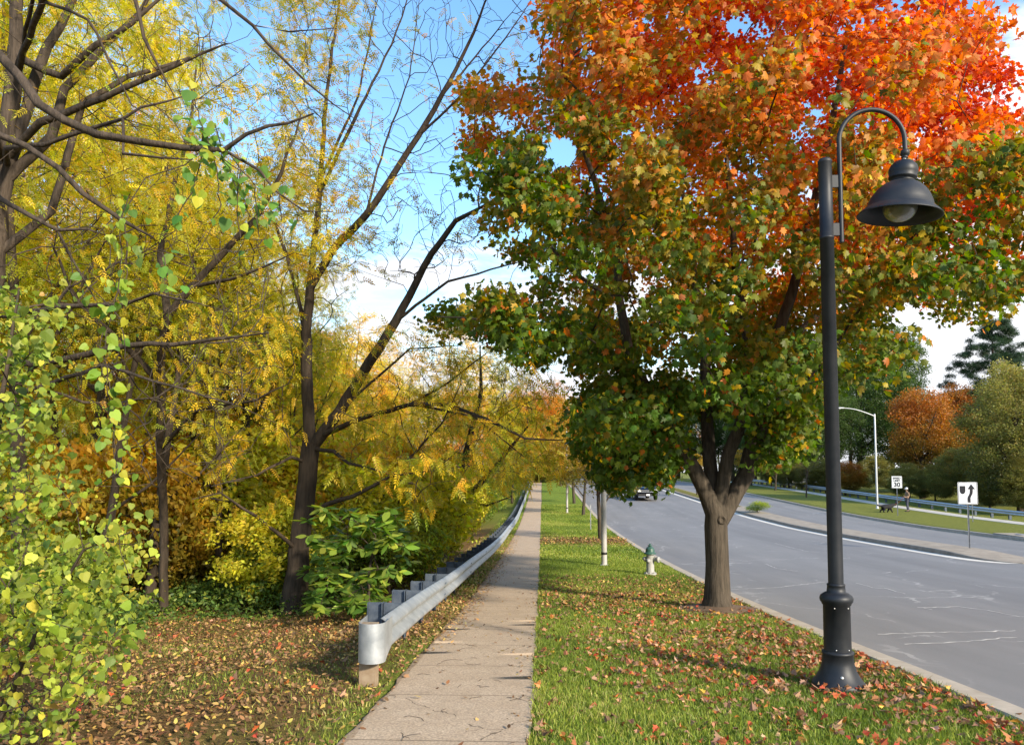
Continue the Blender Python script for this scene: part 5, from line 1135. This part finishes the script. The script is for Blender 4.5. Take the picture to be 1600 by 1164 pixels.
# ================================================================ FAR RIGHT TREES
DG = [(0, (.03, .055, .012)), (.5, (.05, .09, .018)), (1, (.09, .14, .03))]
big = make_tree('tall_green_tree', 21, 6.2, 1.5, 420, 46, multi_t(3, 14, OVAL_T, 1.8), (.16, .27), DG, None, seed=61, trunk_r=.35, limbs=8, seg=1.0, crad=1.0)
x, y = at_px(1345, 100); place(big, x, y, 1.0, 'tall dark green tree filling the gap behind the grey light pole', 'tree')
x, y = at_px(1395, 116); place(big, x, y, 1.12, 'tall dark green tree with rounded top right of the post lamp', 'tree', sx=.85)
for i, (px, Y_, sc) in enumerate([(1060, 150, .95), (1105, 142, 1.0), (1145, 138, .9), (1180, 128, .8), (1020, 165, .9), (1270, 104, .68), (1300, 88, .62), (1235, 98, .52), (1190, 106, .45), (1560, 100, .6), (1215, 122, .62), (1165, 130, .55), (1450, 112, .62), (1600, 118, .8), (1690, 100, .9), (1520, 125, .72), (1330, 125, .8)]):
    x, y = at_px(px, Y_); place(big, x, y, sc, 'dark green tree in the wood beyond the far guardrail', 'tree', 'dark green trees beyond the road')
OR2 = [(0, (.10, .09, .02)), (.35, (.22, .14, .025)), (.7, (.36, .16, .03)), (1, (.42, .16, .04))]
og = make_tree('orange_tree', 10.5, 3.6, .8, 330, 40, multi_t(3, 15, OVAL_T, 1.6), (.12, .20), OR2, None, seed=62, trunk_r=.2, limbs=8, seg=.7, crad=.7)
x, y = at_px(1440, 74); place(og, x, y, 1.0, 'round orange tree behind the speed limit sign', 'tree', sx=1.12)
x, y = at_px(1500, 80); place(og, x, y, 1.08, 'redder orange tree right of the round orange one', 'tree', sx=.8, rz=2)
x, y = at_px(1225, 96); place(og, x, y, .75, 'reddish tree showing below the right edge of the maple', 'tree', sx=.9)
x, y = at_px(1320, 80); place(og, x, y, .34, 'small rusty bush at the edge of the woods behind the post lamp', 'shrub', sx=.55)
YGR = [(0, (.06, .07, .02)), (.45, (.15, .15, .035)), (1, (.30, .27, .07))]
yg = make_tree('willowy_tree', 11.5, 4.2, .3, 360, 42, multi_t(4, 16, RHOMB_T, 2.2), (.12, .20), YGR, None, seed=63, trunk_r=.2, limbs=8, seg=.7, crad=.8)
x, y = at_px(1592, 58); place(yg, x, y, .98, 'soft yellow green tree behind the keep right sign', 'tree')
x, y = at_px(1660, 62); place(yg, x, y, 1.0, 'yellow green tree cut by the right edge of the photo', 'tree')
for px, Y_, sc in ((1232, 88, .3), (1262, 86, .26), (1205, 92, .3), (1290, 84, .34), (1500, 66, .42), (1600, 56, .36), (1545, 60, .3), (1420, 72, .3), (1370, 84, .35), (1460, 70, .25)):
    x, y = at_px(px, Y_); place(yg, x, y, sc, 'dull green bush at the foot of the trees beyond the far guardrail', 'shrub', 'bushes below the far trees', sx=sc * 1.4)
for px, Y_, sc in ((833, 104, 2.6), (846, 112, 3.0), (860, 108, 2.4), (872, 116, 3.2), (820, 110, 3.2), (890, 118, 3), (842, 126, 4.2), (905, 122, 3)):
    x, y = at_px(px, Y_); place(s3 if px % 2 else s2, x, y, sc, 'brown and gold thicket closing the view at the end of the footpath', 'shrub', 'thickets at the end of the path', sx=sc * 1.3)
# pine
def pine():
    global rng
    keep_ = rng; rng = np.random.default_rng(71); root = thing('pine_tree', None, None); H_ = 17.; V0 = [(0, 0, -.3)]; sk_ = [([(0, 0, -.3), (0, 0, 0), (.2, 0, 8), (0, 0, H_)], [.34, .3, .2, .03], None)]; A = []
    for i in range(300):
        z = rng.uniform(3, H_); r_ = (.8 + 4.6 * (1 - (z / H_) ** 3.2)) * rng.uniform(.3, 1.05); a = rng.uniform(0, 6.28); A.append((r_ * math.cos(a), r_ * math.sin(a), z + .12 * r_))
    pos, par, rr, tips = grow(sk_, np.array(A), .012, 2.3, .6, .02, 0, .05); tube_tree('trunk', pos, par, rr, BARK, root, 6)
    nd = multi_t(5, 17, (np.array([(-.05, 0, 0), (.05, 0, 0), (0, 1, 0)], float), [[0, 1, 2]]), .5)
    lp, ln_, lt, cc = cluster_leaves(pos[tips], 60, .55, np.array([0, 0, 4.]), .45, .0, .9)
    leaves_mesh('crown', nd, lp, ln_, lt, rng.uniform(.28, .42, len(lp)), jitter(cramp(rng.random(len(lp)), [(0, (.02, .045, .02)), (1, (.05, .09, .04))])), LEAF, root); rng = keep_; return root
pn_ = pine(); x, y = at_px(1560, 80); place(pn_, x, y, 1.08, 'dark blue green pine rising above the yellow green tree', 'tree')
x, y = at_px(1480, 92); place(pn_, x, y, .52, 'small dark pine tucked between the orange trees', 'tree')

# ================================================================ GRASS, FALLEN LEAVES
def grass(name, x0, x1, y0, y1, dens, hgt, wid, label, mask=None):
    n = int((x1 - x0) * (y1 - y0) * dens); x = rng.uniform(x0, x1, n); y = rng.uniform(y0, y1, n)
    if mask is not None: k = rng.random(n) < mask(x, y); x, y = x[k], y[k]; n = len(x)
    pp = proj(np.stack([x, y, gz(x, y)], 1)); k = (pp[:, 0] > -60) & (pp[:, 0] < 1660) & (pp[:, 1] < 1240); x, y = x[k], y[k]; n = len(x)
    h_ = hgt * rng.uniform(.5, 1.25, n) * (1 + .35 * vn(x, y, 2.5, 1)); a = rng.uniform(0, 2 * np.pi, n); ln2 = rng.normal(0, .45, (n, 2)) * h_[:, None]
    wv_ = np.stack([np.cos(a), np.sin(a)], 1) * wid * rng.uniform(.6, 1.3, (n, 1)) / 2; z = gz(x, y) - .006
    V = np.empty((n, 5, 3)); V[:, 0, 0] = x - wv_[:, 0]; V[:, 0, 1] = y - wv_[:, 1]; V[:, 0, 2] = z; V[:, 1, 0] = x + wv_[:, 0]; V[:, 1, 1] = y + wv_[:, 1]; V[:, 1, 2] = z
    V[:, 2, 0] = x + wv_[:, 0] * .8 + ln2[:, 0] * .35; V[:, 2, 1] = y + wv_[:, 1] * .8 + ln2[:, 1] * .35; V[:, 2, 2] = z + h_ * .6
    V[:, 3, 0] = x - wv_[:, 0] * .8 + ln2[:, 0] * .35; V[:, 3, 1] = y - wv_[:, 1] * .8 + ln2[:, 1] * .35; V[:, 3, 2] = z + h_ * .6
    V[:, 4, 0] = x + ln2[:, 0]; V[:, 4, 1] = y + ln2[:, 1]; V[:, 4, 2] = z + h_
    lo = np.array([0, 1, 2, 3, 3, 2, 4]); loops = (lo[None] + (np.arange(n) * 5)[:, None]).ravel(); st_ = (np.array([0, 4])[None] + (np.arange(n) * 7)[:, None]).ravel()
    v = np.clip(.45 + .35 * vn(x, y, .8, 2) + rng.normal(0, .25, n), 0, 1); c = cramp(v, [(0, (.09, .14, .022)), (.5, (.20, .27, .034)), (.85, (.34, .37, .06)), (1, (.44, .38, .14))])
    me = np_mesh(name, V.reshape(-1, 3), loops, st_, np.repeat(jitter(c, .04, .15), 5, 0)); o_ = link(name, me, GRASSM); tag(o_, label, 'grass', kind='stuff'); return o_
mndm = lambda x, y: np.hypot(x - MAPLE.x, y - MAPLE.y) > .62
grass('grass', -.09, KX + .0, 3.6, 11, 4300, .05, .0065, 'short green grass on the near verge', lambda x, y: mndm(x, y) * (1 - .35 * litter_f(x, y)))
grass('grass', -.08, KX + .0, 11, 22, 1900, .05, .011, 'green grass on the verge around the hydrant', lambda x, y: mndm(x, y) * (1 - .5 * litter_f(x, y)))
grass('grass', -.08, KX + .0, 22, 60, 420, .06, .026, 'bright lawn further along the verge', lambda x, y: 1 - .7 * litter_f(x, y))
grass('grass', -7.5, -1.30, 3.6, 12.5, 1100, .045, .006, 'sparse grass growing through brown leaves beside the guardrail', lambda x, y: np.clip(.25 + .6 * vn(x, y, 1.2, 6) + .5 * (1 - sstep(-x, 1.3, 2.6)), 0, 1))
grass('grass', -2.6, -1.30, 12, 50, 330, .07, .02, 'grass strip under the guardrail', lambda x, y: .55 + 0 * x)


def litter(name, x0, x1, y0, y1, dens, T, size, cols, label, mask=None, tilt=.35, lift=.02):
    n = int((x1 - x0) * (y1 - y0) * dens); x = rng.uniform(x0, x1, n); y = rng.uniform(y0, y1, n)
    if mask is not None: k = rng.random(n) < mask(x, y); x, y = x[k], y[k]
    n = len(x); onp = (x > -1.3) & (x < -.07); z = gz(x, y) + np.where(onp, .016, rng.uniform(.006, lift, n)); z = np.where(x > KX, gz(x, y) + .02, z); z = np.where(x > KX + .18, CAM_Z - D(y) - ROAD_DROP + .012, z)
    tl = np.where(onp, .12, tilt)[:, None]; a = rng.uniform(0, 2 * np.pi, n)
    nrm = np.array([0, 0, 1.]) + rng.normal(0, 1, (n, 3)) * tl; flip = np.where(rng.random(n) < .5, 1, -1)[:, None]
    s_ = rng.uniform(size[0], size[1], n); z = z + .15 * s_
    o_ = leaves_mesh(name, T, np.stack([x, y, z], 1), nrm * flip, np.stack([np.cos(a), np.sin(a), rng.normal(0, .2, n)], 1), s_, jitter(cramp(rng.random(n), cols), .08, .25), LITTER); tag(o_, label, 'fallen leaves', kind='stuff'); return o_
RED = [(0, (.12, .06, .03)), (.3, (.28, .16, .085)), (.55, (.46, .27, .15)), (.72, (.42, .13, .04)), (.88, (.36, .045, .025)), (1, (.50, .30, .05))]
TAN = [(0, (.10, .05, .022)), (.4, (.22, .12, .05)), (.75, (.36, .21, .085)), (.95, (.46, .36, .08)), (1, (.5, .30, .06))]
MC = tmpl([(0, 0), (.30, .0), (.27, .17), (.56, .40), (.31, .47), (.36, .72), (.15, .66), (0, 1)], -.45, .45)
def lm(x, y):
    base = .30 + .5 * (.5 + .5 * vn(x, y, 2.6, 3)); mm = np.exp(-(((x - 2.2) / 1.8) ** 2 + ((y - 8.3) / 2.3) ** 2)); kk = np.exp(-((x - 3.1) / .4) ** 2) * (y < 8.5)
    base = base * (.25 + 1.1 * sstep(vn(x, y, 7, 2) + .6 * vn(x, y, 17, 5), -.2, .5))
    return np.clip(base * (.35 + .9 * mm + .8 * kk) * (1 - .65 * np.exp(-((x - .3) / .5) ** 2)), 0, 1)
litter('fallen_leaves', -.05, KX - .05, 3.6, 14.5, 720, MC, (.024, .066), RED, 'curled red and tan maple leaves scattered on the near verge', lm, .4, .05)
litter('fallen_leaves', -.05, KX, 11, 18.5, 210, MC, (.04, .07), TAN, 'dry tan leaves lying under the maple', lambda x, y: sstep(y, 11, 13) * (1 - sstep(y, 15.5, 18.5)) * (.3 + .5 * (.5 + .5 * vn(x, y, 2.2, 9))), .35, .04)
litter('fallen_leaves', -.05, KX, 27.5, 34, 260, OVAL_T, (.06, .12), TAN, 'band of brown leaves across the verge under the small tree', lambda x, y: np.exp(-((y - 30.5) / 1.6) ** 2), .35, .05)
litter('fallen_leaves', -8.5, -1.25, 3.8, 13.5, 900, OVAL_T, (.022, .058), TAN, 'thick brown leaf litter in the clearing left of the path', lambda x, y: np.clip(.55 + .45 * vn(x, y, 1.7, 3), .1, 1) * (1 - .55 * sstep(x, -2.3, -1.5) * (y < 9)), .4, .04)
litter('fallen_leaves', -8.5, -1.25, 3.8, 13.5, 14, MC, (.04, .075), RED, 'red maple leaves dotted over the brown litter', None, .35, .05)
litter('fallen_leaves', -2.7, -.75, 8, 34, 420, OVAL_T, (.035, .07), [(0, (.20, .11, .05)), (.5, (.38, .23, .10)), (1, (.50, .36, .14))], 'tan leaves drifted along the left edge of the path', lambda x, y: np.clip(1 - sstep(x, -1.45 + .1 * vn(x, y, 1.5, 2) + .12 * sstep(y, 8, 11), -.85), 0, 1) * sstep(y, 7.5, 10.5) * (1 - .6 * sstep(y, 20, 34)), .3, .03)
litter('fallen_leaves', -1.3, -.05, 3.6, 20, 9, OVAL_T, (.03, .07), TAN, 'single dry leaves lying on the footpath', None, .2)
litter('fallen_leaves', -.25, .05, 3.6, 16, 120, OVAL_T, (.025, .06), TAN, 'small leaves gathered along the right path edge', lambda x, y: .4 + .4 * vn(x, y, 2, 1), .3)
litter('fallen_leaves', KX - .02, KX + .5, 4, 12, 4, MC, (.05, .08), RED, 'few red leaves lying on the kerb', None, .2)
# sticks
mb = MB()
for _ in range(24):
    x = random.uniform(-1.25, -.15); y = random.uniform(3.8, 9); a = random.uniform(0, 6.3); L_ = random.uniform(.06, .22); pts = []
    for k in range(5): pts.append((x + math.cos(a) * L_ * k / 4, y + math.sin(a) * L_ * k / 4, g1(x, y) + .017)); a += random.gauss(0, .3)
    mb.tube(pts, .0016, 4)
o = mb.build('fallen_twigs', BARK); tag(o, 'thin dry twigs scattered on the near footpath', 'twigs', kind='stuff')
